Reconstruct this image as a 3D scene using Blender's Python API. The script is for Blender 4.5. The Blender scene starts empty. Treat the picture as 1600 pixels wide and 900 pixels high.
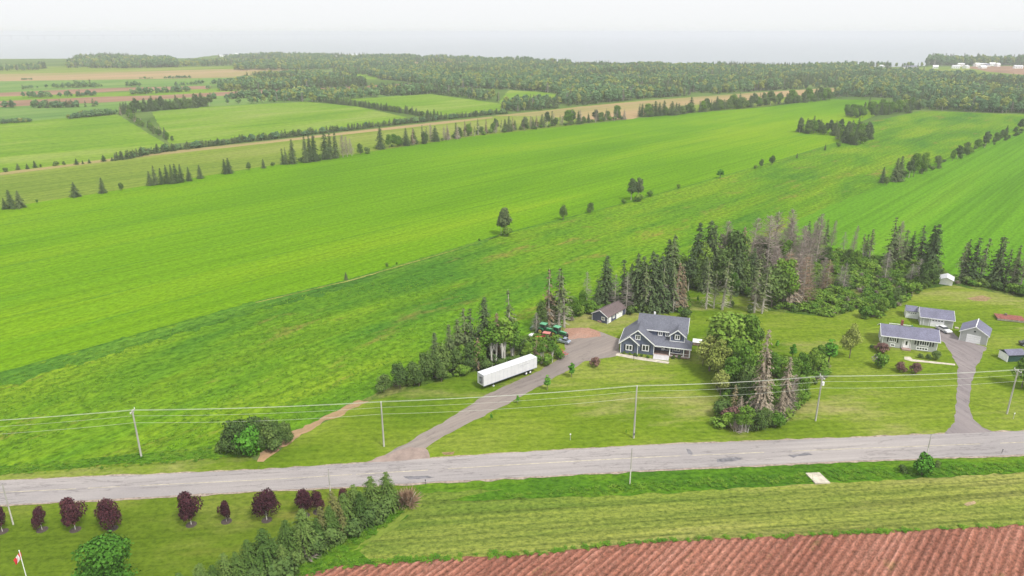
import bpy, bmesh, math, random
from mathutils import Vector, noise
R = math.radians
rnd = random.Random(7)
S = bpy.context.scene
COL = S.collection

# ------------------------------------------------------------------ camera
H = 82.0                      # camera height above the fields
FPX = 1130.0                  # focal length in photo pixels (1600 wide)
TILT = math.atan(400 / FPX)
cam_d = bpy.data.cameras.new('camera')
cam_d.sensor_width = 36.0
cam_d.lens = 36.0 * FPX / 1600
cam_d.clip_start = 1.0
cam_d.clip_end = 90000
cam = bpy.data.objects.new('camera', cam_d)
COL.objects.link(cam)
cam.location = (0, 0, H)
cam.rotation_euler = (math.pi / 2 - TILT, 0, 0)
S.camera = cam

# ------------------------------------------------------------------ light
SUN_EL, SUN_AZ = 54.0, 138.0    # azimuth clockwise from +Y
w = bpy.data.worlds.new('World')
S.world = w
w.use_nodes = True
nt = w.node_tree
nt.nodes.clear()
out = nt.nodes.new('ShaderNodeOutputWorld')
bg = nt.nodes.new('ShaderNodeBackground')
sky = nt.nodes.new('ShaderNodeTexSky')
sky.sky_type = 'NISHITA'
sky.sun_disc = False
sky.sun_elevation = R(SUN_EL)
sky.sun_rotation = R(SUN_AZ)
sky.air_density = 1.0
sky.dust_density = 3.0
hsv = nt.nodes.new('ShaderNodeHueSaturation')
hsv.inputs['Saturation'].default_value = 0.35
tc = nt.nodes.new('ShaderNodeTexCoord')
sep = nt.nodes.new('ShaderNodeSeparateXYZ')
nt.links.new(tc.outputs['Generated'], sep.inputs[0])
mr = nt.nodes.new('ShaderNodeMapRange')          # overcast dome: brighter overhead (CIE overcast)
mr.inputs['From Min'].default_value = 0
mr.inputs['From Max'].default_value = 1
mr.inputs['To Min'].default_value = 10.5
mr.inputs['To Max'].default_value = 15.5
nt.links.new(sep.outputs['Z'], mr.inputs['Value'])
ovc = nt.nodes.new('ShaderNodeVectorMath')
ovc.operation = 'SCALE'
ovc.inputs[0].default_value = (0.972, 0.985, 1.0)
nt.links.new(mr.outputs['Result'], ovc.inputs['Scale'])
mx = nt.nodes.new('ShaderNodeMix')
mx.data_type = 'RGBA'
mx.inputs['Factor'].default_value = 0.90
nt.links.new(sky.outputs[0], hsv.inputs['Color'])
nt.links.new(hsv.outputs[0], mx.inputs['A'])
nt.links.new(ovc.outputs[0], mx.inputs['B'])
nt.links.new(mx.outputs['Result'], bg.inputs['Color'])
bg.inputs['Strength'].default_value = 0.1
nt.links.new(bg.outputs[0], out.inputs[0])

sd = bpy.data.lights.new('sun', 'SUN')
sd.energy = 4.3
sd.angle = R(10)
sd.color = (1, 0.96, 0.9)
sun = bpy.data.objects.new('sun', sd)
COL.objects.link(sun)
sun.rotation_euler = (R(90 - SUN_EL), 0, R(180 - SUN_AZ) )
S.view_settings.view_transform = 'Standard'
S.view_settings.look = 'None'
S.view_settings.exposure = 0.0
S.view_settings.gamma = 1
S.cycles.volume_bounces = 2
S.cycles.max_bounces = 5
S.cycles.diffuse_bounces = 2
S.cycles.transparent_max_bounces = 8


# ------------------------------------------------------------------ survey helpers
cT, sT = math.cos(TILT), math.sin(TILT)


def G(px, py, z=0.0):
    """ground position of a surveyed point of the photograph"""
    u = (px - 800) / FPX
    v = (py - 450) / FPX
    d = (H - z) / (sT + v * cT)
    return (u * d, d * (cT - v * sT))


def rowpx(x, y, z):
    fwd = y * cT + (H - z) * sT
    return 450 + FPX * (-y * sT + (H - z) * cT) / fwd


def hgt(px, py, ty):
    x, y = G(px, py)
    lo, hi = 0.0, 60.0
    for _ in range(30):
        m = (lo + hi) / 2
        if rowpx(x, y, m) > ty:
            lo = m
        else:
            hi = m
    return lo


def tag(o, label=None, cat=None, group=None, kind=None):
    if label: o['label'] = label
    if cat: o['category'] = cat
    if group: o['group'] = group
    if kind: o['kind'] = kind
    return o


def link(o, parent=None):
    COL.objects.link(o)
    if parent: o.parent = parent
    return o


def empty(name, loc, az=None, rz=0.0):
    o = bpy.data.objects.new(name, None)
    o.empty_display_size = 0.5
    o.location = loc
    o.rotation_euler = (0, 0, R(90 - az) if az is not None else rz)
    return link(o)


# ------------------------------------------------------------------ materials
def new_mat(name):
    m = bpy.data.materials.new(name)
    m.use_nodes = True
    n = m.node_tree
    b = n.nodes['Principled BSDF']
    return m, n, b


def N(n, typ, **kw):
    x = n.nodes.new(typ)
    for k, v in kw.items():
        if k in x.inputs.keys():
            x.inputs[k].default_value = v
        else:
            setattr(x, k, v)
    return x


def ramp(n, stops):
    r = n.nodes.new('ShaderNodeValToRGB')
    cr = r.color_ramp
    while len(cr.elements) < len(stops):
        cr.elements.new(0.5)
    for e, (p, c) in zip(cr.elements, stops):
        e.position = p
        e.color = (*c, 1)
    return r


def mixc(n, a, b, f, blend='MIX'):
    m = n.nodes.new('ShaderNodeMix')
    m.data_type = 'RGBA'
    m.blend_type = blend
    for s, v in (('A', a), ('B', b), ('Factor', f)):
        if isinstance(v, (int, float)):
            m.inputs[s].default_value = v
        elif isinstance(v, tuple):
            m.inputs[s].default_value = (*v, 1)
        else:
            n.links.new(v, m.inputs[s])
    return m.outputs['Result']


def coords(n, az=None, scale=(1, 1, 1), obj=False):
    """world coordinates, x turned along the azimuth az"""
    if obj:
        src = n.nodes.new('ShaderNodeTexCoord').outputs['Object']
    else:
        src = n.nodes.new('ShaderNodeNewGeometry').outputs['Position']
    if az is not None:
        rot = n.nodes.new('ShaderNodeVectorRotate')
        rot.rotation_type = 'Z_AXIS'
        rot.inputs['Angle'].default_value = -R(90 - az)
        n.links.new(src, rot.inputs['Vector'])
        src = rot.outputs[0]
    mp = n.nodes.new('ShaderNodeVectorMath')
    mp.operation = 'MULTIPLY'
    mp.inputs[1].default_value = scale
    n.links.new(src, mp.inputs[0])
    return mp.outputs[0]


def noise_f(n, vec, scale, detail=3, rough=0.55, dist=0.0):
    t = n.nodes.new('ShaderNodeTexNoise')
    t.inputs['Scale'].default_value = scale
    t.inputs['Detail'].default_value = detail
    t.inputs['Roughness'].default_value = rough
    t.inputs['Distortion'].default_value = dist
    n.links.new(vec, t.inputs['Vector'])
    return t.outputs['Fac']


def crop_mat(name, dark, mid, light, az=42, row=1.0, row_amt=0.25, patch=0.02, stretch=0.25,
             grain=1.6, grain_amt=0.5, spot=None, spot_amt=0.0, spot_lo=0.6, bump=0.3, spot_scale=0.05):
    m, n, b = new_mat(name)
    st = coords(n, az, (stretch, 1, 1))
    big = noise_f(n, st, patch, 5, 0.62, 0.4)
    c = ramp(n, [(0.34, dark), (0.5, mid), (0.66, light)])
    n.links.new(big, c.inputs[0])
    col = c.outputs[0]
    if row_amt:
        rv = coords(n, az, (0.012, 1, 1))
        rows = noise_f(n, rv, row, 3, 0.7)
        rr = ramp(n, [(0.36, (0.52, 0.55, 0.55)), (0.5, (1, 1, 1)), (0.66, (1.28, 1.22, 1.1))])
        n.links.new(rows, rr.inputs[0])
        col = mixc(n, col, rr.outputs[0], row_amt, 'MULTIPLY')
    if spot:
        sv = coords(n, az, (0.3, 1, 1))
        sp = noise_f(n, sv, spot_scale, 7, 0.72, 0.3)
        sr = ramp(n, [(spot_lo, (0, 0, 0)), (min(spot_lo + 0.13, 1), (1, 1, 1))])
        n.links.new(sp, sr.inputs[0])
        sm = n.nodes.new('ShaderNodeMath')
        sm.operation = 'MULTIPLY'
        sm.inputs[1].default_value = spot_amt
        n.links.new(sr.outputs[0], sm.inputs[0])
        col = mixc(n, col, spot, sm.outputs[0])
    gv = coords(n, az, (0.7, 1, 1))
    g = noise_f(n, gv, grain, 4, 0.75)
    gr = ramp(n, [(0.33, (0.45, 0.5, 0.45)), (0.5, (1, 1, 1)), (0.68, (1.5, 1.42, 1.35))])
    n.links.new(g, gr.inputs[0])
    col = mixc(n, col, gr.outputs[0], grain_amt, 'MULTIPLY')
    n.links.new(col, b.inputs['Base Color'])
    b.inputs['Roughness'].default_value = 0.95
    b.inputs['Specular IOR Level'].default_value = 0.0
    if bump:
        bp = n.nodes.new('ShaderNodeBump')
        bp.inputs['Strength'].default_value = bump
        bp.inputs['Distance'].default_value = 0.25
        n.links.new(g, bp.inputs['Height'])
        n.links.new(bp.outputs[0], b.inputs['Normal'])
    return m


def plain(name, c, rough=0.6, var=0.12, scale=1.5, metal=0.0, spec=0.3, stretch=(1, 1, 1)):
    m, n, b = new_mat(name)
    v = coords(n, None, stretch, obj=True)
    f = noise_f(n, v, scale, 4, 0.65)
    lo = tuple(x * (1 - var * 1.6) for x in c)
    hi = tuple(min(1, x * (1 + var * 1.6)) for x in c)
    r = ramp(n, [(0.3, lo), (0.7, hi)])
    n.links.new(f, r.inputs[0])
    n.links.new(r.outputs[0], b.inputs['Base Color'])
    b.inputs['Roughness'].default_value = rough
    b.inputs['Metallic'].default_value = metal
    b.inputs['Specular IOR Level'].default_value = spec
    return m


def siding(name, c, step=0.2):
    m, n, b = new_mat(name)
    v = coords(n, None, (1, 1, 1), obj=True)
    f = noise_f(n, v, 0.8, 4, 0.6)
    wv = n.nodes.new('ShaderNodeTexWave')
    wv.wave_type = 'BANDS'
    wv.bands_direction = 'Z'
    wv.wave_profile = 'SAW'
    wv.inputs['Scale'].default_value = 0.314 / step
    n.links.new(v, wv.inputs['Vector'])
    r = ramp(n, [(0.3, tuple(x * 0.85 for x in c)), (0.7, tuple(min(1, x * 1.12) for x in c))])
    n.links.new(f, r.inputs[0])
    n.links.new(r.outputs[0], b.inputs['Base Color'])
    bp = n.nodes.new('ShaderNodeBump')
    bp.inputs['Strength'].default_value = 0.6
    bp.inputs['Distance'].default_value = 0.03
    n.links.new(wv.outputs['Fac'], bp.inputs['Height'])
    n.links.new(bp.outputs[0], b.inputs['Normal'])
    b.inputs['Roughness'].default_value = 0.7
    return m


def shingle(name, c):
    m, n, b = new_mat(name)
    v = coords(n, None, (1, 1, 1), obj=True)
    f = noise_f(n, v, 3.0, 5, 0.8)
    f2 = noise_f(n, v, 0.35, 3, 0.5)
    r = ramp(n, [(0.3, tuple(x * 0.6 for x in c)), (0.7, tuple(min(1, x * 1.4) for x in c))])
    n.links.new(f, r.inputs[0])
    r2 = ramp(n, [(0.3, (0.85, 0.85, 0.85)), (0.7, (1.12, 1.12, 1.12))])
    n.links.new(f2, r2.inputs[0])
    n.links.new(mixc(n, r.outputs[0], r2.outputs[0], 1.0, 'MULTIPLY'), b.inputs['Base Color'])
    wv = n.nodes.new('ShaderNodeTexBrick')
    wv.inputs['Scale'].default_value = 1.0
    wv.inputs['Brick Width'].default_value = 0.6
    wv.inputs['Row Height'].default_value = 0.3
    n.links.new(v, wv.inputs['Vector'])
    bp = n.nodes.new('ShaderNodeBump')
    bp.inputs['Strength'].default_value = 0.4
    bp.inputs['Distance'].default_value = 0.02
    n.links.new(wv.outputs['Fac'], bp.inputs['Height'])
    n.links.new(bp.outputs[0], b.inputs['Normal'])
    b.inputs['Roughness'].default_value = 0.85
    return m


def foliage(name, a, bcol, c, transl=0.0, nscale=0.6):
    """leaf colour: differs from tree to tree and from leaf clump to leaf clump"""
    m, n, b = new_mat(name)
    oi = n.nodes.new('ShaderNodeObjectInfo')
    v = coords(n, None, (1, 1, 1))
    f = noise_f(n, v, nscale, 3, 0.7)
    ad = n.nodes.new('ShaderNodeMath')
    ad.operation = 'MULTIPLY_ADD'
    ad.inputs[1].default_value = 0.45
    n.links.new(oi.outputs['Random'], ad.inputs[0])
    mm = n.nodes.new('ShaderNodeMath')
    mm.operation = 'MULTIPLY_ADD'
    mm.inputs[1].default_value = 1.3
    mm.inputs[2].default_value = -0.38
    n.links.new(f, mm.inputs[0])
    n.links.new(mm.outputs[0], ad.inputs[2])
    r = ramp(n, [(0.05, a), (0.5, bcol), (0.95, c)])
    n.links.new(ad.outputs[0], r.inputs[0])
    n.links.new(r.outputs[0], b.inputs['Base Color'])
    b.inputs['Roughness'].default_value = 0.8
    b.inputs['Specular IOR Level'].default_value = 0.05
    return m


MAT = {}
MAT['ground'] = crop_mat('ground_grass', (0.05, 0.09, 0.02), (0.08, 0.13, 0.03), (0.12, 0.16, 0.05), row_amt=0.1, patch=0.01)
MAT['bright'] = crop_mat('young_grain', (0.070, 0.165, 0.004), (0.098, 0.205, 0.005), (0.142, 0.235, 0.007), patch=0.012,
                         stretch=0.18, row=0.4, row_amt=0.35, grain=0.75, grain_amt=0.6, bump=0.6,
                         spot=(0.07, 0.17, 0.015), spot_amt=0.6, spot_lo=0.58, spot_scale=0.03)
MAT['striped'] = crop_mat('striped_grain', (0.06, 0.155, 0.010), (0.085, 0.20, 0.011), (0.125, 0.235, 0.016), patch=0.012,
                          stretch=0.1, row=0.25, row_amt=0.45, grain=0.7, grain_amt=0.55, bump=0.5)
MAT['weedy'] = crop_mat('weedy_clover', (0.048, 0.13, 0.012), (0.084, 0.175, 0.009), (0.128, 0.205, 0.012), patch=0.04,
                        stretch=0.25, row=0.3, row_amt=0.35, grain=0.62, grain_amt=1.0, bump=1.0,
                        spot=(0.19, 0.13, 0.045), spot_amt=0.75, spot_lo=0.57, spot_scale=0.08)
MAT['margin'] = crop_mat('dark_clover', (0.042, 0.115, 0.016), (0.064, 0.15, 0.015), (0.09, 0.18, 0.016), patch=0.05,
                         stretch=0.3, row=0.4, row_amt=0.5, grain=0.65, grain_amt=1.0, bump=1.0)
MAT['lawn'] = crop_mat('lawn_grass', (0.078, 0.138, 0.008), (0.118, 0.175, 0.014), (0.165, 0.205, 0.032), az=85, patch=0.035,
                       stretch=0.6, row=0.7, row_amt=0.3, grain=0.95, grain_amt=0.6, bump=0.5,
                       spot=(0.24, 0.225, 0.085), spot_amt=0.85, spot_lo=0.51, spot_scale=0.04)
MAT['lawn2'] = crop_mat('darker_lawn_grass', (0.062, 0.105, 0.007), (0.088, 0.135, 0.011), (0.14, 0.165, 0.03), az=85, patch=0.05,  # darker grass green of the lawn below the road
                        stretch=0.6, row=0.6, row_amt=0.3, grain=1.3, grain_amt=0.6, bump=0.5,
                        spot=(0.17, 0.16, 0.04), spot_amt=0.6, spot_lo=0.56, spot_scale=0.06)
MAT['mown'] = crop_mat('mown_hay', (0.095, 0.145, 0.022), (0.165, 0.19, 0.04), (0.25, 0.235, 0.085), az=84, patch=0.05,
                       stretch=0.12, row=0.55, row_amt=0.8, grain=1.3, grain_amt=1.0, bump=0.9,
                       spot=(0.30, 0.25, 0.12), spot_amt=0.7, spot_lo=0.56, spot_scale=0.05)
MAT['verge'] = crop_mat('rough_verge', (0.035, 0.095, 0.009), (0.06, 0.14, 0.009), (0.11, 0.175, 0.015), az=85, patch=0.09,
                        stretch=0.4, row_amt=0.3, grain=1.1, grain_amt=0.9, bump=0.9)
MAT['pale'] = crop_mat('pale_pasture', (0.10, 0.155, 0.022), (0.14, 0.19, 0.03), (0.20, 0.22, 0.06), patch=0.012,
                       stretch=0.12, row=0.3, row_amt=0.4, grain=0.4, grain_amt=0.5, bump=0.2)
MAT['far_lime'] = crop_mat('far_pasture', (0.095, 0.185, 0.014), (0.13, 0.215, 0.022), (0.18, 0.235, 0.05), patch=0.02,
                           stretch=0.3, row=0.2, row_amt=0.4, grain=0.3, grain_amt=0.5, bump=0.2)
MAT['far_green'] = crop_mat('far_crop', (0.08, 0.155, 0.04), (0.11, 0.19, 0.045), (0.15, 0.21, 0.065), row=0.1, grain=0.4, grain_amt=0.3, bump=0)
MAT['tan'] = crop_mat('tan_stubble', (0.19, 0.19, 0.06), (0.27, 0.205, 0.105), (0.33, 0.205, 0.13), patch=0.01,
                      stretch=0.15, row=0.2, row_amt=0.4, grain=0.8, grain_amt=0.3, bump=0.1)
MAT['soil_far'] = crop_mat('far_red_soil', (0.19, 0.115, 0.08), (0.23, 0.135, 0.095), (0.26, 0.165, 0.115), row=0.2, grain=0.5, grain_amt=0.2, bump=0)
MAT['scrub'] = crop_mat('scrub_floor', (0.04, 0.08, 0.015), (0.065, 0.115, 0.015), (0.14, 0.15, 0.045), patch=0.1, stretch=0.8, row_amt=0, grain=1.2, grain_amt=0.9, bump=0.8)
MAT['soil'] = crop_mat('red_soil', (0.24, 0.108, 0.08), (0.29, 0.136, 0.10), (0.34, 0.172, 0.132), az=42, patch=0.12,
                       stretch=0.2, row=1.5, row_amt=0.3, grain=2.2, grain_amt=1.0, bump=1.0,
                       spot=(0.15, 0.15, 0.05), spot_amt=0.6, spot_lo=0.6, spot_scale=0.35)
MAT['track'] = crop_mat('pressed_grain', (0.055, 0.145, 0.010), (0.075, 0.175, 0.012), (0.10, 0.20, 0.014), row_amt=0, patch=0.1, grain=0.8, grain_amt=0.8)
MAT['dirt'] = crop_mat('bare_dirt', (0.20, 0.14, 0.075), (0.25, 0.18, 0.10), (0.30, 0.23, 0.14), row_amt=0, patch=0.2, grain=2, grain_amt=0.7)
MAT['red_gravel'] = crop_mat('red_gravel', (0.25, 0.15, 0.11), (0.31, 0.185, 0.14), (0.30, 0.21, 0.17), row_amt=0, patch=0.15, grain=3, grain_amt=0.5)


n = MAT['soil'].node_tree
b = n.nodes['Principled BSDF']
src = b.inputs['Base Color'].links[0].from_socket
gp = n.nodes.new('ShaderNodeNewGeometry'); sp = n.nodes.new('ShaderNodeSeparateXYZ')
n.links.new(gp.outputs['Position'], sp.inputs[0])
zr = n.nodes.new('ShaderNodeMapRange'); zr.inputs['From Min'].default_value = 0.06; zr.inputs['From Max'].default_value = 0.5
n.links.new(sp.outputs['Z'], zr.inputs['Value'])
rr_ = ramp(n, [(0.0, (0.62, 0.55, 0.52)), (0.5, (0.98, 0.95, 0.93)), (1.0, (1.28, 1.36, 1.42))])  # by height: dry crests, moist furrows, and relief shading put into the colour
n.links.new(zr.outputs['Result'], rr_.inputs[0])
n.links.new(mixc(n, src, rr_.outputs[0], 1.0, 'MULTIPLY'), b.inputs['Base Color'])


def asphalt(name, a, bcol, az, tint):
    m, n, b = new_mat(name)
    st = coords(n, az, (0.03, 1, 1))
    f = noise_f(n, st, 0.9, 5, 0.75)
    r = ramp(n, [(0.30, a), (0.52, bcol), (0.7, tint)])
    n.links.new(f, r.inputs[0])
    col = r.outputs[0]
    p = noise_f(n, coords(n, az, (0.25, 1, 1)), 0.12, 4, 0.6)
    pr = ramp(n, [(0.32, (0.86, 0.86, 0.88)), (0.6, (1.06, 1.05, 1.04))])
    n.links.new(p, pr.inputs[0])
    col = mixc(n, col, pr.outputs[0], 1.0, 'MULTIPLY')
    ck = n.nodes.new('ShaderNodeTexNoise')      # long thin cracks: ridges of a stretched noise
    ck.inputs['Scale'].default_value = 0.22
    ck.inputs['Detail'].default_value = 7
    ck.inputs['Roughness'].default_value = 0.62
    n.links.new(coords(n, az, (0.14, 1, 1)), ck.inputs['Vector'])
    ab = n.nodes.new('ShaderNodeMath'); ab.operation = 'SUBTRACT'; ab.inputs[1].default_value = 0.5
    n.links.new(ck.outputs['Fac'], ab.inputs[0])
    aa = n.nodes.new('ShaderNodeMath'); aa.operation = 'ABSOLUTE'
    n.links.new(ab.outputs[0], aa.inputs[0])
    cr = ramp(n, [(0.0, (0.55, 0.54, 0.55)), (0.011, (1, 1, 1))])
    n.links.new(aa.outputs[0], cr.inputs[0])
    col = mixc(n, col, cr.outputs[0], 0.8, 'MULTIPLY')
    g = noise_f(n, coords(n, None), 4, 4, 0.8)
    gr = ramp(n, [(0.3, (0.8, 0.8, 0.8)), (0.7, (1.18, 1.18, 1.18))])
    n.links.new(g, gr.inputs[0])
    col = mixc(n, col, gr.outputs[0], 0.6, 'MULTIPLY')
    n.links.new(col, b.inputs['Base Color'])
    b.inputs['Roughness'].default_value = 0.9
    bp = n.nodes.new('ShaderNodeBump')
    bp.inputs['Strength'].default_value = 0.25
    bp.inputs['Distance'].default_value = 0.05
    n.links.new(g, bp.inputs['Height'])
    n.links.new(bp.outputs[0], b.inputs['Normal'])
    return m


MAT['road'] = asphalt('old_asphalt', (0.225, 0.205, 0.20), (0.265, 0.243, 0.235), 85, (0.295, 0.272, 0.26))
MAT['shoulder'] = plain('sandy_shoulder', (0.26, 0.21, 0.17), 0.95, 0.3, 1.2)
MAT['drive'] = asphalt('gravel_drive', (0.165, 0.138, 0.124), (0.20, 0.17, 0.15), 50, (0.235, 0.20, 0.173))
MAT['mouth'] = plain('pinkish_gravel', (0.235, 0.18, 0.155), 0.95, 0.15, 0.5)
MAT['drive2'] = asphalt('dark_drive', (0.15, 0.128, 0.128), (0.185, 0.16, 0.16), 170, (0.215, 0.188, 0.182))
MAT['line'] = plain('faded_yellow_paint', (0.38, 0.34, 0.24), 0.8, 0.3, 0.6)
MAT['concrete'] = plain('pale_concrete', (0.42, 0.38, 0.31), 0.9, 0.2, 1.0)
MAT['white'] = plain('white_paint', (0.80, 0.80, 0.81), 0.5, 0.05)
MAT['step'] = plain('grey_white_paint', (0.52, 0.50, 0.50), 0.7, 0.08)
MAT['trailer'] = plain('trailer_skin', (0.58, 0.58, 0.60), 0.45, 0.05, 0.6)
MAT['bluewall'] = siding('blue_siding', (0.10, 0.12, 0.185))
MAT['blueside'] = siding('navy_siding', (0.075, 0.085, 0.15))
MAT['greywall'] = siding('pale_grey_siding', (0.42, 0.43, 0.42), 0.16)
MAT['roof_b'] = shingle('grey_shingle', (0.105, 0.11, 0.138))
MAT['roof_g'] = shingle('blue_grey_shingle', (0.13, 0.13, 0.185))
MAT['roof_br'] = shingle('brown_shingle', (0.115, 0.085, 0.085))
MAT['tinroof'] = plain('white_tin', (0.50, 0.50, 0.53), 0.5, 0.1)
MAT['black'] = plain('black_paint', (0.02, 0.022, 0.025), 0.5, 0.2)
MAT['deck'] = plain('weathered_deck', (0.30, 0.21, 0.18), 0.85, 0.2)
MAT['brick'] = plain('red_brick', (0.22, 0.07, 0.055), 0.85, 0.25, 6)
MAT['wood_pole'] = plain('grey_pole_wood', (0.38, 0.37, 0.33), 0.9, 0.2, 2.0, stretch=(1, 1, 0.1))
MAT['dark_pole'] = plain('dark_metal', (0.12, 0.12, 0.13), 0.6, 0.2)
MAT['wire'] = plain('aluminium_wire', (0.46, 0.48, 0.42), 0.5, 0.1)
MAT['rust'] = plain('rusty_red', (0.20, 0.07, 0.055), 0.9, 0.3, 1.5)
MAT['red'] = plain('red_paint', (0.42, 0.07, 0.05), 0.5, 0.15)
MAT['tgreen'] = plain('tractor_green', (0.02, 0.13, 0.045), 0.35, 0.1)
MAT['tgreen_pale'] = plain('tractor_roof_green', (0.13, 0.36, 0.21), 0.4, 0.1)
MAT['tyellow'] = plain('wheel_yellow', (0.50, 0.40, 0.07), 0.5, 0.1)
MAT['rubber'] = plain('rubber', (0.025, 0.024, 0.023), 0.9, 0.3)
MAT['silver'] = plain('silver_paint', (0.30, 0.34, 0.42), 0.35, 0.05, metal=0.3)
MAT['carwhite'] = plain('car_white', (0.6, 0.6, 0.61), 0.3, 0.03)
MAT['bark'] = plain('bark', (0.16, 0.13, 0.11), 0.95, 0.3, 2)
MAT['palebark'] = plain('pale_bark', (0.40, 0.37, 0.31), 0.95, 0.2, 1.0)
MAT['birchbark'] = plain('white_bark', (0.52, 0.50, 0.45), 0.9, 0.2, 1.5)
MAT['mulch'] = plain('dark_mulch', (0.06, 0.045, 0.04), 1.0, 0.3, 3)


def glass_mat():
    m, n, b = new_mat('window_glass')
    b.inputs['Base Color'].default_value = (0.03, 0.035, 0.04, 1)
    b.inputs['Roughness'].default_value = 0.08
    b.inputs['Specular IOR Level'].default_value = 0.6
    return m


MAT['glass'] = glass_mat()
F = {}
F['spruce'] = foliage('spruce_needles', (0.034, 0.060, 0.024), (0.075, 0.112, 0.044), (0.15, 0.185, 0.075), nscale=1.2)
F['sparse'] = foliage('thin_spruce_needles', (0.065, 0.091, 0.039), (0.104, 0.137, 0.055), (0.169, 0.182, 0.078), nscale=1.2)
F['brown'] = foliage('browning_needles', (0.117, 0.098, 0.058), (0.195, 0.143, 0.091), (0.234, 0.208, 0.091), nscale=1.2)
F['broad'] = foliage('broad_leaves', (0.046, 0.117, 0.016), (0.098, 0.189, 0.023), (0.182, 0.273, 0.039), nscale=0.9)
F['dark'] = foliage('dark_leaves', (0.041, 0.080, 0.023), (0.084, 0.138, 0.035), (0.152, 0.217, 0.055), nscale=0.9)
F['lime'] = foliage('lime_leaves', (0.075, 0.15, 0.018), (0.13, 0.225, 0.03), (0.21, 0.29, 0.05), nscale=0.9)
F['olive'] = foliage('olive_leaves', (0.156, 0.202, 0.039), (0.240, 0.280, 0.065), (0.351, 0.364, 0.130), nscale=0.9)
F['vivid'] = foliage('vivid_leaves', (0.039, 0.130, 0.013), (0.085, 0.234, 0.023), (0.156, 0.338, 0.046), nscale=0.9)
F['purple'] = foliage('purple_leaves', (0.031, 0.013, 0.018), (0.062, 0.022, 0.030), (0.125, 0.043, 0.048), nscale=1.8)
F['twig'] = foliage('dead_twigs', (0.204, 0.162, 0.140), (0.289, 0.238, 0.212), (0.391, 0.332, 0.297), nscale=1.2)
F['greytwig'] = foliage('grey_twigs', (0.145, 0.128, 0.115), (0.221, 0.200, 0.178), (0.323, 0.289, 0.264), nscale=1.2)
F['rusttwig'] = foliage('rusty_twigs', (0.221, 0.145, 0.085), (0.315, 0.212, 0.145), (0.357, 0.289, 0.196), nscale=1.2)
F['far'] = foliage('far_leaves', (0.065, 0.125, 0.07), (0.105, 0.19, 0.08), (0.18, 0.27, 0.095), nscale=0.02)  # greens lightened and blued: part of the distance haze is in the colour
F['lilac'] = foliage('lilac_blossom', (0.220, 0.190, 0.190), (0.320, 0.280, 0.280), (0.400, 0.360, 0.360), nscale=1.5)
F['mauve'] = foliage('mauve_leaves', (0.110, 0.060, 0.055), (0.160, 0.090, 0.080), (0.230, 0.140, 0.110), nscale=1.5)
F['clover'] = foliage('clover_leaves', (0.08, 0.19, 0.014), (0.12, 0.25, 0.016), (0.18, 0.31, 0.025), nscale=0.3)
F['tuft'] = foliage('tuft_grass', (0.040, 0.121, 0.011), (0.075, 0.172, 0.011), (0.144, 0.230, 0.023), nscale=0.3)


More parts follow.
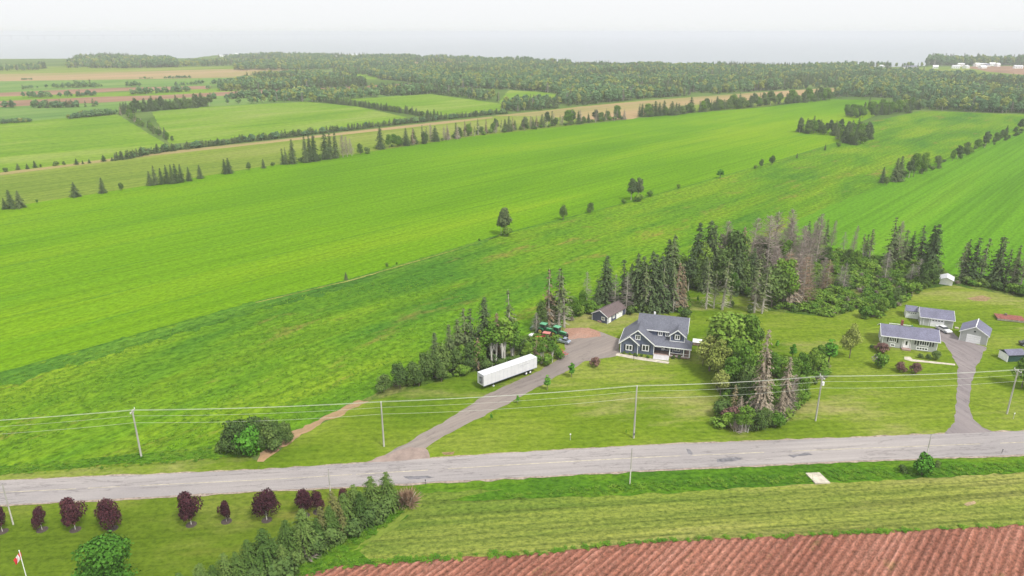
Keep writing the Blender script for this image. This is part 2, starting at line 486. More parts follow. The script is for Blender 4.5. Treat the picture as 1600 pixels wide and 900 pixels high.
# ------------------------------------------------------------------ mesh helpers
class MB:
    def __init__(s):
        s.v, s.f, s.mi = [], [], []

    def face(s, pts, mi=0):
        b = len(s.v)
        s.v.extend([tuple(p) for p in pts])
        s.f.append(list(range(b, b + len(pts))))
        s.mi.append(mi)

    def box(s, x0, x1, y0, y1, z0, z1, mi=0):
        b = len(s.v)
        s.v += [(x0, y0, z0), (x1, y0, z0), (x1, y1, z0), (x0, y1, z0), (x0, y0, z1), (x1, y0, z1), (x1, y1, z1), (x0, y1, z1)]
        for q in ((0, 3, 2, 1), (4, 5, 6, 7), (0, 1, 5, 4), (1, 2, 6, 5), (2, 3, 7, 6), (3, 0, 4, 7)):
            s.f.append([b + i for i in q]); s.mi.append(mi)
        return s

    def prism(s, prof, axis, a0, a1, mi=0):
        """extrude a closed profile; axis 'y': prof (x,z); 'x': prof (y,z)"""
        b = len(s.v); n = len(prof)
        for a in (a0, a1):
            for p, z in prof:
                s.v.append((p, a, z) if axis == 'y' else (a, p, z))
        s.f.append([b + i for i in range(n)][::(1 if axis == 'y' else -1)]); s.mi.append(mi)
        s.f.append([b + n + i for i in range(n)][::(-1 if axis == 'y' else 1)]); s.mi.append(mi)
        for i in range(n):
            j = (i + 1) % n
            q = [b + i, b + n + i, b + n + j, b + j]
            s.f.append(q if axis == 'y' else q[::-1]); s.mi.append(mi)
        return s

    def slab(s, quad, t, mi=0):
        """thick sheet: quad counter-clockwise seen from above, thickness t downwards"""
        b = len(s.v); n = len(quad)
        s.v += [tuple(q) for q in quad] + [(q[0], q[1], q[2] - t) for q in quad]
        s.f.append([b + i for i in range(n)]); s.mi.append(mi)
        s.f.append([b + n + i for i in range(n)][::-1]); s.mi.append(mi)
        for i in range(n):
            j = (i + 1) % n
            s.f.append([b + i, b + n + i, b + n + j, b + j]); s.mi.append(mi)
        return s

    def tube(s, p0, p1, r0, r1, seg=6, mi=0, cap=True):
        p0, p1 = Vector(p0), Vector(p1)
        d = (p1 - p0).normalized()
        a = d.cross(Vector((0, 0, 1)) if abs(d.z) < 0.9 else Vector((1, 0, 0))).normalized()
        c = d.cross(a)
        b = len(s.v)
        for p, r in ((p0, r0), (p1, r1)):
            for i in range(seg):
                t = 2 * math.pi * i / seg
                s.v.append(tuple(p + a * (math.cos(t) * r) + c * (math.sin(t) * r)))
        for i in range(seg):
            j = (i + 1) % seg
            s.f.append([b + i, b + j, b + seg + j, b + seg + i]); s.mi.append(mi)
        if cap:
            s.f.append([b + i for i in range(seg)][::-1]); s.mi.append(mi)
            s.f.append([b + seg + i for i in range(seg)]); s.mi.append(mi)
        return s

    def mesh(s, name, mats):
        me = bpy.data.meshes.new(name)
        me.from_pydata(s.v, [], s.f)
        for m in (mats if isinstance(mats, (list, tuple)) else [mats]):
            me.materials.append(m)
        if any(s.mi):
            me.polygons.foreach_set('material_index', s.mi)
        me.update()
        return me

    def build(s, name, mats, parent=None, loc=None):
        o = bpy.data.objects.new(name, s.mesh(name, mats))
        if loc is not None: o.location = loc
        return link(o, parent)


def bevel(o, wd=0.05, seg=2):
    bm = bmesh.new(); bm.from_mesh(o.data)
    bmesh.ops.remove_doubles(bm, verts=bm.verts, dist=1e-5)
    bmesh.ops.bevel(bm, geom=bm.edges[:], offset=wd, segments=seg, affect='EDGES', profile=0.6)
    bm.to_mesh(o.data); bm.free()
    return o


def rough_line(pts, step, amp, seed, closed=True):
    """subdivide a world-space outline and wobble it like a natural edge"""
    res = []
    n = len(pts)
    for i in range(n if closed else n - 1):
        a, b = pts[i], pts[(i + 1) % n]
        L = math.dist(a, b)
        k = max(1, min(220, int(L / step)))
        nx, ny = ((b[1] - a[1]) / max(L, 1e-6), -(b[0] - a[0]) / max(L, 1e-6))
        for j in range(k):
            t = j / k
            x, y = a[0] + (b[0] - a[0]) * t, a[1] + (b[1] - a[1]) * t
            wv = noise.noise(Vector((x * 0.35, y * 0.35, seed))) * amp + noise.noise(Vector((x * 1.3, y * 1.3, seed + 9))) * amp * 0.6
            res.append((x + nx * wv, y + ny * wv))
    return res


def sheet(name, px, mat, z, step=3.0, amp=0.5, kind='structure', label=None):
    pts = rough_line([G(*p) for p in px], step, amp, len(px) + z * 100)
    mb = MB()
    mb.face([(x, y, z) for x, y in pts])
    bm = bmesh.new()
    me = mb.mesh(name, mat)
    bm.from_mesh(me)
    bmesh.ops.triangulate(bm, faces=bm.faces[:])
    for f in bm.faces:
        if f.normal.z < 0: f.normal_flip()
    bm.to_mesh(me); bm.free()
    o = bpy.data.objects.new(name, me)
    link(o)
    tag(o, label=label, kind=kind)
    return o


# ------------------------------------------------------------------ land and sea
SHORE = [(-900, 95), (-300, 93), (0, 92), (300, 91), (335, 86.5), (420, 84.5), (520, 85), (650, 89), (800, 94), (900, 99), (960, 103),
         (1100, 104.5), (1240, 105), (1400, 104.5), (1440, 103), (1460, 99.5), (1600, 99), (1900, 99), (2500, 100)]
shore = [G(*p) for p in SHORE]
shore = rough_line(shore, 40, 12, 3.3, closed=False) + [shore[-1]]
mb = MB()
mb.face([(x, y, 0) for x, y in shore[::-1]] + [(-2600, 800, 0), (-1500, -400, 0), (1500, -400, 0), (3500, 800, 0)])
g = mb.build('ground', MAT['ground']); tag(g, kind='structure')
bm = bmesh.new(); bm.from_mesh(g.data)
bmesh.ops.triangulate(bm, faces=bm.faces[:])
for f in bm.faces:
    if f.normal.z < 0: f.normal_flip()
bm.to_mesh(g.data); bm.free()
mb = MB()
for (x0, y0), (x1, y1) in zip(shore[:-1], shore[1:]):
    mb.face([(x0, y0, 0), (x1, y1, 0), (x1 * 1.02, y1 * 1.02, -33), (x0 * 1.02, y0 * 1.02, -33)])
tag(mb.build('shore', MAT['soil_far']), kind='structure')
m, n, b = new_mat('sea_water')
b.inputs['Base Color'].default_value = (0.20, 0.225, 0.255, 1)
b.inputs['Roughness'].default_value = 0.35
b.inputs['Specular IOR Level'].default_value = 0.4
nf = noise_f(n, coords(n, None), 0.05, 3)
bp = N(n, 'ShaderNodeBump'); bp.inputs['Strength'].default_value = 0.3; bp.inputs['Distance'].default_value = 1.0
n.links.new(nf, bp.inputs['Height']); n.links.new(bp.outputs[0], b.inputs['Normal'])
mb = MB(); mb.face([(-29000, -2000, -30), (29000, -2000, -30), (29000, 33000, -30), (-29000, 33000, -30)])
tag(mb.build('sea', m), kind='structure')

# fields (outlines surveyed from the photograph, lower sheets first)
sheet('far_meadow', [(-300, 122), (0, 116), (190, 112), (430, 106), (470, 110), (440, 120), (190, 124), (0, 127), (-300, 132)], MAT['tan'], 0.03, 30, 4)
sheet('far_meadow', [(-300, 132), (0, 127), (190, 124), (440, 120), (430, 128), (320, 135), (190, 137), (110, 140), (0, 145), (-300, 152)], MAT['far_green'], 0.03, 30, 4)
sheet('far_meadow', [(-300, 105), (0, 104), (120, 104), (430, 104), (430, 106), (190, 112), (0, 116), (-300, 122)], MAT['pale'], 0.03, 30, 4)
sheet('ploughed_strip', [(-300, 152), (0, 145), (110, 140), (190, 137), (330, 134), (325, 139), (190, 142), (110, 147), (0, 151), (-300, 159)], MAT['soil_far'], 0.04, 15, 2)
sheet('far_meadow', [(-300, 159), (0, 151), (110, 147), (325, 139), (500, 133), (500, 137), (400, 141), (250, 149), (164, 151), (0, 158), (-300, 167)], MAT['far_lime'], 0.035, 15, 2)
sheet('ploughed_strip', [(-300, 167), (0, 158), (164, 151), (250, 149), (400, 141), (500, 137), (650, 130), (652, 136), (520, 141), (400, 147), (300, 152), (164, 160), (0, 167), (-300, 178)], MAT['soil_far'], 0.04, 15, 2)
sheet('far_meadow', [(-300, 178), (0, 167), (164, 160), (300, 152), (400, 147), (520, 141), (660, 137), (640, 150), (480, 157), (240, 174), (180, 178), (0, 193), (-300, 215)], MAT['far_green'], 0.035, 15, 2)
sheet('far_meadow', [(510, 117), (540, 114), (590, 118), (588, 124), (545, 124)], MAT['far_lime'], 0.04, 15, 3)
sheet('far_meadow', [(640, 97), (760, 96), (790, 99), (740, 104), (650, 104)], MAT['tan'], 0.05, 15, 3)
sheet('far_meadow', [(1250, 107.5), (1440, 105.5), (1500, 104), (1545, 112), (1600, 117), (1750, 118), (1900, 134), (1600, 130), (1550, 128), (1440, 118), (1340, 113)], MAT['pale'], 0.035, 15, 3)
sheet('ploughed_strip', [(1500, 104), (1600, 103), (1750, 103), (1750, 118), (1600, 117), (1545, 112)], MAT['soil_far'], 0.05, 15, 3)
sheet('far_meadow', [(795, 141), (850, 144), (888, 151), (870, 158), (800, 169), (780, 160)], MAT['far_lime'], 0.04, 15, 2)
sheet('far_field', [(-300, 232), (0, 193), (182, 178), (258, 224), (250, 236), (180, 251), (0, 270), (-300, 304)], MAT['far_lime'], 0.04, 8, 1.5)
sheet('far_field', [(237, 175), (300, 168), (400, 163), (480, 159), (560, 167), (635, 183), (600, 195), (310, 221), (265, 225)], MAT['far_lime'], 0.04, 8, 1.5)
sheet('far_field', [(545, 155), (610, 151), (672, 147), (790, 163), (800, 173), (690, 180), (655, 175)], MAT['far_lime'], 0.04, 8, 1.5)
sheet('pasture', [(-300, 322), (0, 271), (110, 257), (250, 239), (400, 223), (560, 205), (690, 191), (800, 178), (900, 167), (1000, 157), (1150, 147),
                  (1308, 137), (1305, 144), (1200, 166), (1010, 182), (970, 187), (740, 213), (560, 240), (400, 262), (230, 290), (120, 307), (0, 325), (-300, 372)], MAT['pale'], 0.03, 8, 1.0)
sheet('stubble_field', [(770, 181), (850, 173), (905, 167), (1000, 158), (1160, 146), (1308, 137), (1300, 145), (1230, 151), (1060, 166), (1012, 178), (985, 187), (930, 187), (860, 182)], MAT['tan'], 0.045, 8, 1.5)
sheet('field_track', [(-300, 330), (0, 274), (110, 260), (250, 242), (400, 226), (560, 208), (690, 194), (770, 185), (770, 182), (690, 190), (560, 204), (400, 222), (250, 238), (110, 256), (0, 270), (-300, 324)], MAT['tan'], 0.055, 6, 1.2)
sheet('grain_field', [(-300, 372), (0, 325), (120, 307), (230, 290), (400, 262), (560, 240), (740, 213), (970, 188), (1050, 179), (1200, 167), (1290, 155), (1385, 157), (1400, 168), (1345, 190),
                      (1310, 222), (1190, 258), (985, 315), (783, 366), (545, 437), (400, 471), (0, 583), (-300, 668)], MAT['bright'], 0.06, 4, 0.9)
sheet('clover_field', [(-300, 668), (0, 583), (400, 471), (545, 437), (783, 366), (985, 315), (1190, 258), (1310, 222), (1348, 193), (1440, 173), (1600, 179), (1900, 186), (1800, 125), (1600, 204),
                       (1370, 291), (1240, 346), (1180, 402), (1080, 445), (900, 505), (700, 590), (590, 618), (560, 628), (465, 678), (410, 710), (380, 716), (-300, 766)], MAT['weedy'], 0.05, 3, 0.8)
sheet('field_margin', [(-300, 668), (0, 584), (400, 472), (545, 438), (700, 393), (783, 367), (750, 381), (690, 403), (560, 445), (400, 488), (200, 546), (0, 606), (-300, 697)], MAT['margin'], 0.07, 1.2, 3.0)
DL = [(-300, 668), (0, 583), (400, 471.5), (545, 437.5), (700, 392.5), (783, 366.5), (985, 315.5), (1190, 258.5), (1320, 219.5)]
sheet('ditch', [(x, y - .8) for x, y in DL] + [(x, y + .8) for x, y in DL[::-1]], MAT['margin'], 0.08, 2, 0.5)
sheet('field_track', [(400, 471), (545, 437), (700, 392), (783, 366), (783, 367.6), (700, 394.6), (545, 440), (400, 473.6)], MAT['mown'], 0.078, 2, 0.5)
sheet('grain_field', [(1240, 346), (1370, 291), (1600, 204), (1800, 128), (2300, 170), (2700, 560), (1900, 540), (1600, 460), (1480, 436), (1250, 402)], MAT['striped'], 0.065, 4, 0.9)
for y0, xe in ((352, 980), (384, 1120), (418, 1140), (456, 1120), (500, 960), (541, 640)):
    sl_ = (50 - y0) / 1900
    sheet('wheel_track', [(-100, y0 - 100 * sl_ * 1), (xe / 2, y0 + sl_ * xe / 2), (xe, y0 + sl_ * xe), (xe + 3, y0 + sl_ * xe), (xe / 2, y0 + sl_ * xe / 2 + .55), (-100, y0 - 100 * sl_ + 1.3)], MAT['track'], 0.075, 6, 0.5)
# lawns, scrub, verges
sheet('scrub', [(560, 630), (590, 612), (700, 575), (830, 520), (900, 480), (1080, 430), (1200, 395), (1300, 392), (1470, 410), (1490, 438), (1600, 455), (1800, 520), (1800, 540), (1600, 470), (1500, 448),
                (1440, 456), (1405, 475), (1370, 500), (1345, 497), (1400, 465), (1330, 490), (1300, 497), (1200, 487), (1195, 470), (1110, 447), (1082, 448), (1078, 484), (1000, 495), (930, 487), (880, 500), (872, 545), (700, 598), (600, 630)],
      MAT['scrub'], 0.075, 2, 1.2)
sheet('lawn', [(405, 722), (470, 680), (565, 630), (600, 622), (700, 592), (860, 548), (880, 502), (935, 486), (1000, 490), (1078, 478), (1075, 440), (1100, 428), (1190, 440), (1200, 486), (1300, 496), (1345, 482), (1400, 462),
               (1410, 465), (1440, 452), (1490, 446), (1600, 466), (1800, 540), (2100, 640), (2100, 660), (1600, 676), (1300, 689), (1000, 699), (800, 711), (640, 722), (405, 737)], MAT['lawn'], 0.085, 2, 0.6)
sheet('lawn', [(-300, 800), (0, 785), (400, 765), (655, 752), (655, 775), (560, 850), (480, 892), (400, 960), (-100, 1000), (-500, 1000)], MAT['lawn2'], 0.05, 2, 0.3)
sheet('verge', [(-300, 764), (0, 742), (380, 712), (410, 722), (400, 738), (0, 756), (-300, 775)], MAT['lawn'], 0.09, 1.5, 0.5)
sheet('verge', [(-300, 760), (0, 741), (230, 722), (400, 710), (410, 700), (380, 690), (200, 712), (0, 729), (-300, 748)], MAT['verge'], 0.088, 1.5, 0.8)
sheet('mown_hay', [(660, 768), (760, 762), (1000, 748), (1300, 728), (1600, 715), (2100, 700), (2300, 800), (1900, 808), (1600, 822), (1400, 831), (1000, 848), (850, 865), (530, 885), (440, 930), (430, 905), (520, 862), (600, 815), (650, 785)], MAT['mown'], 0.04, 1.5, 0.5)
sheet('verge', [(640, 752), (800, 745), (1000, 735), (1300, 720), (1600, 709), (2100, 690), (2100, 722), (1600, 739), (1300, 755), (1100, 766), (960, 775), (800, 780), (700, 783), (740, 772), (790, 765), (660, 770)], MAT['verge'], 0.055, 1.5, 0.6)
sheet('verge', [(650, 780), (662, 790), (600, 830), (560, 862), (590, 880), (520, 890), (470, 925), (380, 990), (340, 990), (470, 880), (540, 830)], MAT['verge'], 0.06, 1.5, 0.9)
sheet('field_track', [(655, 782), (672, 786), (600, 835), (560, 862), (545, 860), (600, 822)], MAT['pale'], 0.065, 1.0, 1.6)
sheet('dirt_track', [(400, 722), (405, 708), (440, 685), (520, 645), (560, 626), (578, 627), (560, 636), (500, 664), (430, 708), (412, 722)], MAT['tan'], 0.1, 1.0, 0.9)
for px in ([(690, 708), (712, 706), (708, 711), (694, 711)], [(1510, 466), (1535, 462), (1550, 466), (1540, 471), (1520, 470)], [(1440, 690), (1444, 689), (1446, 691), (1441, 692)],
           [(1505, 788), (1522, 783), (1526, 787), (1512, 791)]):
    sheet('bare_patch', px, MAT['dirt'], 0.1, 0.6, 0.3)

# road, shoulders, drives
RT = [(-400, 771), (0, 752), (400, 735), (600, 722), (800, 708.5), (1000, 697), (1300, 685.5), (1600, 674), (2100, 657)]
RB = [(-400, 812), (0, 790), (300, 773.5), (660, 755), (1000, 736), (1300, 722), (1600, 711), (2100, 692)]
sheet('road_shoulder', [(x, y - 1.5) for x, y in RT] + [(x, y + 2.2) for x, y in RB[::-1]], MAT['shoulder'], 0.10, 1.2, 0.5)
road = sheet('road', RT + RB[::-1], MAT['road'], 0.13, 1.5, 0.22)


def rl(t, f):
    """point on the road, t along (0..1 of frame), f across"""
    x = -400 + 2500 * t
    def iy(L):
        for (xa, ya), (xb, yb) in zip(L[:-1], L[1:]):
            if xa <= x <= xb: return ya + (yb - ya) * (x - xa) / (xb - xa)
        return L[-1][1]
    a, b = G(x, iy(RT)), G(x, iy(RB))
    return (a[0] + (b[0] - a[0]) * f, a[1] + (b[1] - a[1]) * f)


mb = MB()
for i in range(400):
    t0, t1 = i / 400, (i + 1) / 400
    if noise.noise(Vector((i * 0.13, 2.2, 0))) > 0.32: continue
    a, b, c, d = rl(t0, 0.485), rl(t1, 0.485), rl(t1, 0.503), rl(t0, 0.503)
    mb.face([(*d, 0.134), (*c, 0.134), (*b, 0.134), (*a, 0.134)])
mb.build('centre_line', MAT['line'], road)
m_patch = plain('dark_tar_patch', (0.14, 0.135, 0.145), 0.9, 0.3, 1.0)
for px in ([(1120, 718), (1150, 715), (1160, 718), (1140, 722), (1122, 723)], [(1230, 712), (1262, 708), (1270, 711), (1240, 716)], [(1072, 702), (1078, 703), (1082, 711), (1077, 710)],
           [(630, 746), (668, 744), (680, 747), (640, 750)]):
    o = sheet('tar_patch', px, m_patch, 0.134, 0.5, 0.3)
    o.parent = road; del o['kind']
sheet('driveway', [(572, 726), (606, 709), (640, 690), (700, 655), (762, 616), (842, 580), (876, 560), (884, 545), (880, 530), (885, 515), (925, 514), (968, 530), (968, 556), (915, 565), (860, 594), (800, 628), (735, 660), (690, 684), (670, 697), (661, 706), (666, 715), (690, 721)],
      MAT['drive'], 0.11, 1.0, 0.4)
sheet('driveway', [(1472, 682), (1492, 660), (1492, 640), (1496, 600), (1496, 575), (1490, 560), (1474, 535), (1450, 527), (1440, 512), (1486, 517), (1500, 530), (1541, 543), (1527, 570), (1518, 600), (1514, 635), (1520, 655), (1535, 668), (1562, 679)],
      MAT['drive2'], 0.11, 1.0, 0.35)
sheet('gravel_patch', [(885, 514), (920, 512), (935, 518), (940, 527), (915, 528), (888, 532), (882, 524)], MAT['red_gravel'], 0.12, 1.0, 0.8)
sheet('gravel_patch', [(566, 727), (604, 710), (640, 698), (664, 700), (672, 718), (700, 720), (630, 723)], MAT['mouth'], 0.115, 1.0, 0.6)
for nm, px in (('garden_path', [(964, 552), (1000, 558), (1046, 566), (1044, 569), (1000, 563), (962, 556)]),
               ('garden_path', [(1413, 558), (1422, 558), (1426, 562), (1492, 569), (1492, 571.5), (1424, 565), (1413, 562)])):
    sheet(nm, px, MAT['concrete'], 0.12, 1.0, 0.12)

# ploughed field: every ridge is real relief
AZ = R(42)
ur = (math.sin(AZ), math.cos(AZ)); wr = (math.cos(AZ), -math.sin(AZ))
TOP = [G(*p) for p in [(300, 965), (455, 902), (530, 884), (850, 864), (1000, 847), (1400, 830), (1600, 821), (1900, 806), (2300, 790)]]
TOPab = [(p[0] * ur[0] + p[1] * ur[1], p[0] * wr[0] + p[1] * wr[1]) for p in TOP]
a_lo, a_hi = min(p[1] for p in TOPab), max(p[1] for p in TOPab)


def top_b(a):
    best = None
    for (b0, a0), (b1, a1) in zip(TOPab[:-1], TOPab[1:]):
        if min(a0, a1) <= a <= max(a0, a1) and a0 != a1:
            v = b0 + (b1 - b0) * (a - a0) / (a1 - a0)
            best = v if best is None else max(best, v)
    return best


PITCH = 1.2
sl = PITCH / 6
NA = int((a_hi - a_lo) / sl)
NBS = 70
vs, fs = [], []
cols = 0
for i in range(NA + 1):
    a = a_lo + i * sl + 1e-4
    tb = top_b(a)
    if tb is None: continue
    tb += noise.noise(Vector((a * 0.5, 0, 5))) * 0.8
    ph = (a / PITCH) % 1
    hgt_r = 0.34 * (0.5 - 0.5 * math.cos(2 * math.pi * ph)) ** 0.8
    for j in range(NBS + 1):
        t = j / NBS
        bb = tb - 75 * t ** 1.3
        aa = a + noise.noise(Vector((bb * 0.05, a * 0.02, 1))) * 0.35 + noise.noise(Vector((a * 0.3, 4, 1))) * 0.35
        fade = min(1, t * NBS / 2.5)
        z = 0.03 + hgt_r * fade * (0.72 + 0.45 * noise.noise(Vector((round(a / PITCH) * 3.3, bb * 0.12, 3))) + 0.45 * noise.noise(Vector((a * 0.9, bb * 0.9, 3)))) + 0.09 * abs(noise.noise(Vector((a * 2.2, bb * 1.1, 7)))) * fade
        vs.append((aa * wr[0] + bb * ur[0], aa * wr[1] + bb * ur[1], max(z, 0.075)))
    if cols:
        o0 = (cols - 1) * (NBS + 1); o1 = cols * (NBS + 1)
        for j in range(NBS):
            fs.append([o0 + j, o0 + j + 1, o1 + j + 1, o1 + j])
    cols += 1
me = bpy.data.meshes.new('ploughed_field')
me.from_pydata(vs, [], fs)
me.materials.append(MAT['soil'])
bm = bmesh.new(); bm.from_mesh(me)
bmesh.ops.recalc_face_normals(bm, faces=bm.faces[:])
if sum(f.normal.z for f in bm.faces) < 0:
    bmesh.ops.reverse_faces(bm, faces=bm.faces[:])
bm.to_mesh(me); bm.free()
tag(link(bpy.data.objects.new('ploughed_field', me)), kind='structure')


# ------------------------------------------------------------------ tree prototypes
def quad(mb, c, nrm, sx, sy, r, mi=0):
    nrm = nrm.normalized()
    a = nrm.cross(Vector((r.uniform(-1, 1), r.uniform(-1, 1), r.uniform(-1, 1))))
    if a.length < 1e-3: a = nrm.orthogonal()
    a.normalize(); b = nrm.cross(a)
    k = [r.uniform(0.6, 1.15) for _ in range(4)]
    mb.face([c + a * sx * k[0], c + b * sy * k[1], c - a * sx * k[2], c - b * sy * k[3]], mi)


def P_spruce(seed, h=10.0, rad=2.3, clump=0.5, whorls=22, lo=0.05, lean=0.0, gap=0.0, nb=9, bare=0.0):
    r = random.Random(seed)
    cr, tk = MB(), MB()
    tk.tube((0, 0, -0.3), (lean * 0.5, 0, h * 0.55), 0.022 * h, 0.014 * h, 6)
    tk.tube((lean * 0.5, 0, h * 0.55), (lean, 0, h * 0.98), 0.014 * h, 0.003 * h, 5)
    for i in range(whorls):
        t = lo + (1 - lo) * (i + r.uniform(-.3, .3)) / whorls
        t = min(max(t, 0.02), 0.985)
        R0 = rad * (1 - t) ** 0.72 * r.uniform(0.8, 1.15) + 0.12
        if t < 0.12: R0 *= 0.8
        cx = lean * t
        for k in range(nb):
            if r.random() < gap: continue
            az = r.uniform(0, 2 * math.pi)
            rr = R0 * r.uniform(0.65, 1.12)
            nseg = max(2, int(rr / (clump * 0.75)))
            dr = r.uniform(0.15, 0.42)
            for s in range(1, nseg + 1):
                q = s / nseg
                d = rr * q
                c = Vector((cx + math.cos(az) * d, math.sin(az) * d, t * h - dr * d * (0.6 + 0.4 * q) + r.uniform(-.1, .1)))
                nrm = Vector((math.cos(az) * 0.7 + r.uniform(-.5, .5), math.sin(az) * 0.7 + r.uniform(-.5, .5), 0.8 + r.uniform(-.3, .4)))
                sz = clump * (1.15 - 0.45 * q) * (0.65 + 0.5 * (1 - t))
                quad(cr, c, nrm, sz, sz * 0.7, r)
    if bare:
        for _ in range(int(bare)):
            t = r.uniform(0.08, lo + 0.2); az = r.uniform(0, 6.28); L = rad * r.uniform(0.4, 1.0)
            p0 = Vector((lean * t, 0, t * h))
            p1 = p0 + Vector((math.cos(az) * L, math.sin(az) * L, -0.25 * L))
            s = Vector((-math.sin(az), math.cos(az), 0.4)) * 0.05
            tk.face([p0 + s, p0 - s, p1])
            m_ = p0.lerp(p1, 0.6)
            for e in (-1, 1):
                s2 = Vector((-math.sin(az), math.cos(az), 0)) * e * L * 0.35
                tk.face([m_, m_ + Vector((0, 0, 0.06)), m_ + s2 + (p1 - p0) * 0.2])
    return cr, tk


def P_broad(seed, h=8.0, rad=3.0, lobes=13, clump=0.27, n=3800, lo=0.25, trunk=True, flat=1.0, multi=1):
    r = random.Random(seed)
    cr, tk = MB(), MB()
    L = []
    for i in range(lobes):
        a = r.uniform(0, 6.28); q = math.sqrt(r.random())
        t = r.uniform(0, 1)
        zz = lo * h + (h * (1 - lo)) * (0.2 + 0.68 * t)
        rr = rad * 0.62 * q * (1 - 0.45 * abs(t - 0.35) * 1.6)
        L.append((Vector((math.cos(a) * rr, math.sin(a) * rr, zz)), rad * r.uniform(0.36, 0.56) * (1.1 - 0.4 * t)))
    L.append((Vector((0, 0, h * (0.55 + lo * 0.4))), rad * 0.6))
    L.append((Vector((0, 0, h - rad * 0.33)), rad * 0.34))
    tot = sum(x[1] ** 2 for x in L)
    for c0, rl_ in L:
        for _ in range(int(n * rl_ * rl_ / tot)):
            d = Vector((r.gauss(0, 1), r.gauss(0, 1), r.gauss(0, 1) + 0.25)).normalized()
            q = r.uniform(0.72, 1.06) if r.random() < 0.85 else r.uniform(1.0, 1.22)
            p = c0 + Vector((d.x, d.y, d.z * 0.85 * flat)) * rl_ * q
            if p.z < 0.05: continue
            nr = d + Vector((r.uniform(-.8, .8), r.uniform(-.8, .8), r.uniform(-.5, .8)))
            s = clump * r.uniform(0.55, 1.15)
            quad(cr, p, nr, s, s * 0.75, r)
    for k in range(multi):
        ox, oy = (0, 0) if multi == 1 else (r.uniform(-.8, .8), r.uniform(-.8, .8))
        tk.tube((ox * 0.5, oy * 0.5, -0.3), (ox, oy, h * 0.5), 0.02 * h, 0.013 * h, 6)
        for c0, rl_ in L[:6]:
            tk.tube((ox * 0.8, oy * 0.8, h * lo * r.uniform(0.7, 1.1)), tuple(c0), 0.009 * h, 0.003 * h, 4)
    return cr, tk


def P_dead(seed, h=9.0, rad=1.6, n=900, lo=0.1, up=0.5, wd=0.05, lean=0.0, curl=0.0):
    r = random.Random(seed)
    cr, tk = MB(), MB()
    tk.tube((0, 0, -0.3), (lean * 0.5, 0, h * 0.5), 0.018 * h, 0.012 * h, 6)
    tk.tube((lean * 0.5, 0, h * 0.5), (lean, 0, h), 0.012 * h, 0.003 * h, 5)
    for _ in range(n):
        t = lo + (0.97 - lo) * r.random()
        az = r.uniform(0, 6.28)
        L = (rad * (1 - t) ** 0.7 + 0.25) * r.uniform(0.5, 1.1)
        p0 = Vector((lean * t + math.cos(az) * L * 0.25 * r.random(), math.sin(az) * L * 0.25 * r.random(), t * h))
        u_ = r.uniform(-0.15, up)
        p1 = p0 + Vector((math.cos(az) * L, math.sin(az) * L, u_ * L))
        sd_ = Vector((-math.sin(az) * wd, math.cos(az) * wd, r.uniform(-wd, wd)))
        cr.face([p0 + sd_, p0 - sd_, p1])
        for e in (-1, 1):
            m_ = p0.lerp(p1, r.uniform(0.3, 0.8))
            p2 = m_ + Vector((math.cos(az + e * 0.8) * L * 0.5, math.sin(az + e * 0.8) * L * 0.5, (u_ + r.uniform(-.3, .4)) * L * 0.5))
            cr.face([m_, m_ + Vector((0, 0, wd * 1.6)), p2])
    return cr, tk


def P_brush(seed, h=2.5, rad=2.5, n=420, wd=0.035):
    """bare tangled bush: twigs fanning from the ground"""
    r = random.Random(seed)
    cr, tk = MB(), MB()
    for _ in range(n):
        az = r.uniform(0, 6.28); el = r.uniform(0.25, 1.5)
        q = r.uniform(0.3, 0.8)
        d = Vector((math.cos(az) * math.cos(el) * rad, math.sin(az) * math.cos(el) * rad, math.sin(el) * h))
        p0 = d * q * 0.7; p1 = d * (q * 0.6 + 0.45) * r.uniform(0.8, 1.1) + Vector((r.uniform(-.3, .3), r.uniform(-.3, .3), 0))
        sd_ = Vector((-math.sin(az), math.cos(az), 0.5)) * wd
        cr.face([p0 + sd_, p0 - sd_, p1])
    for k in range(5):
        az = k * 1.3
        tk.tube((0, 0, -0.2), (math.cos(az) * rad * 0.4, math.sin(az) * rad * 0.4, h * 0.6), 0.07, 0.03, 5)
    return cr, tk


KIND = {}


def reg(key, name, cat, adj, builders, fm, tm, base_h, parts=('crown', 'trunk')):
    L = []
    for bfn in builders:
        cr, tk = bfn
        L.append((cr.mesh(name + '_crown', fm), tk.mesh(name + '_trunk', tm)))
    KIND[key] = dict(name=name, cat=cat, adj=adj, meshes=L, h=base_h)


reg('S', 'spruce_tree', 'tree', 'dense dark spruce', [P_spruce(s, rad=3.0 + .5 * (s % 2), clump=0.42, whorls=24, nb=15, gap=.1) for s in (1, 2, 3, 4)], F['spruce'], MAT['bark'], 10)
reg('N', 'spruce_tree', 'tree', 'narrow dark spruce', [P_spruce(s, rad=2.2, clump=0.42, whorls=19, gap=0.35, nb=14, lean=0.5 * (s % 3 - 1)) for s in (5, 6, 7)], F['spruce'], MAT['bark'], 10)
reg('P', 'spruce_tree', 'tree', 'thin pale stemmed spruce', [P_spruce(s, rad=1.9, clump=0.5, whorls=14, lo=0.38, gap=0.5, nb=11, lean=0.5 * (s % 3 - 1), bare=60) for s in (8, 9, 10)], F['sparse'], MAT['palebark'], 10)
reg('W', 'spruce_tree', 'tree', 'browning half dead spruce', [P_spruce(s, rad=2.2, whorls=16, lo=0.18, gap=0.5, nb=11, bare=90) for s in (11, 12)], F['brown'], MAT['palebark'], 10)
reg('D', 'dead_tree', 'dead tree', 'bare pinkish dead spruce', [P_dead(s, lean=0.9 * (s % 3 - 1), n=400, rad=2.2, wd=0.032, up=.9) for s in (13, 14, 15)], F['twig'], MAT['palebark'], 9)
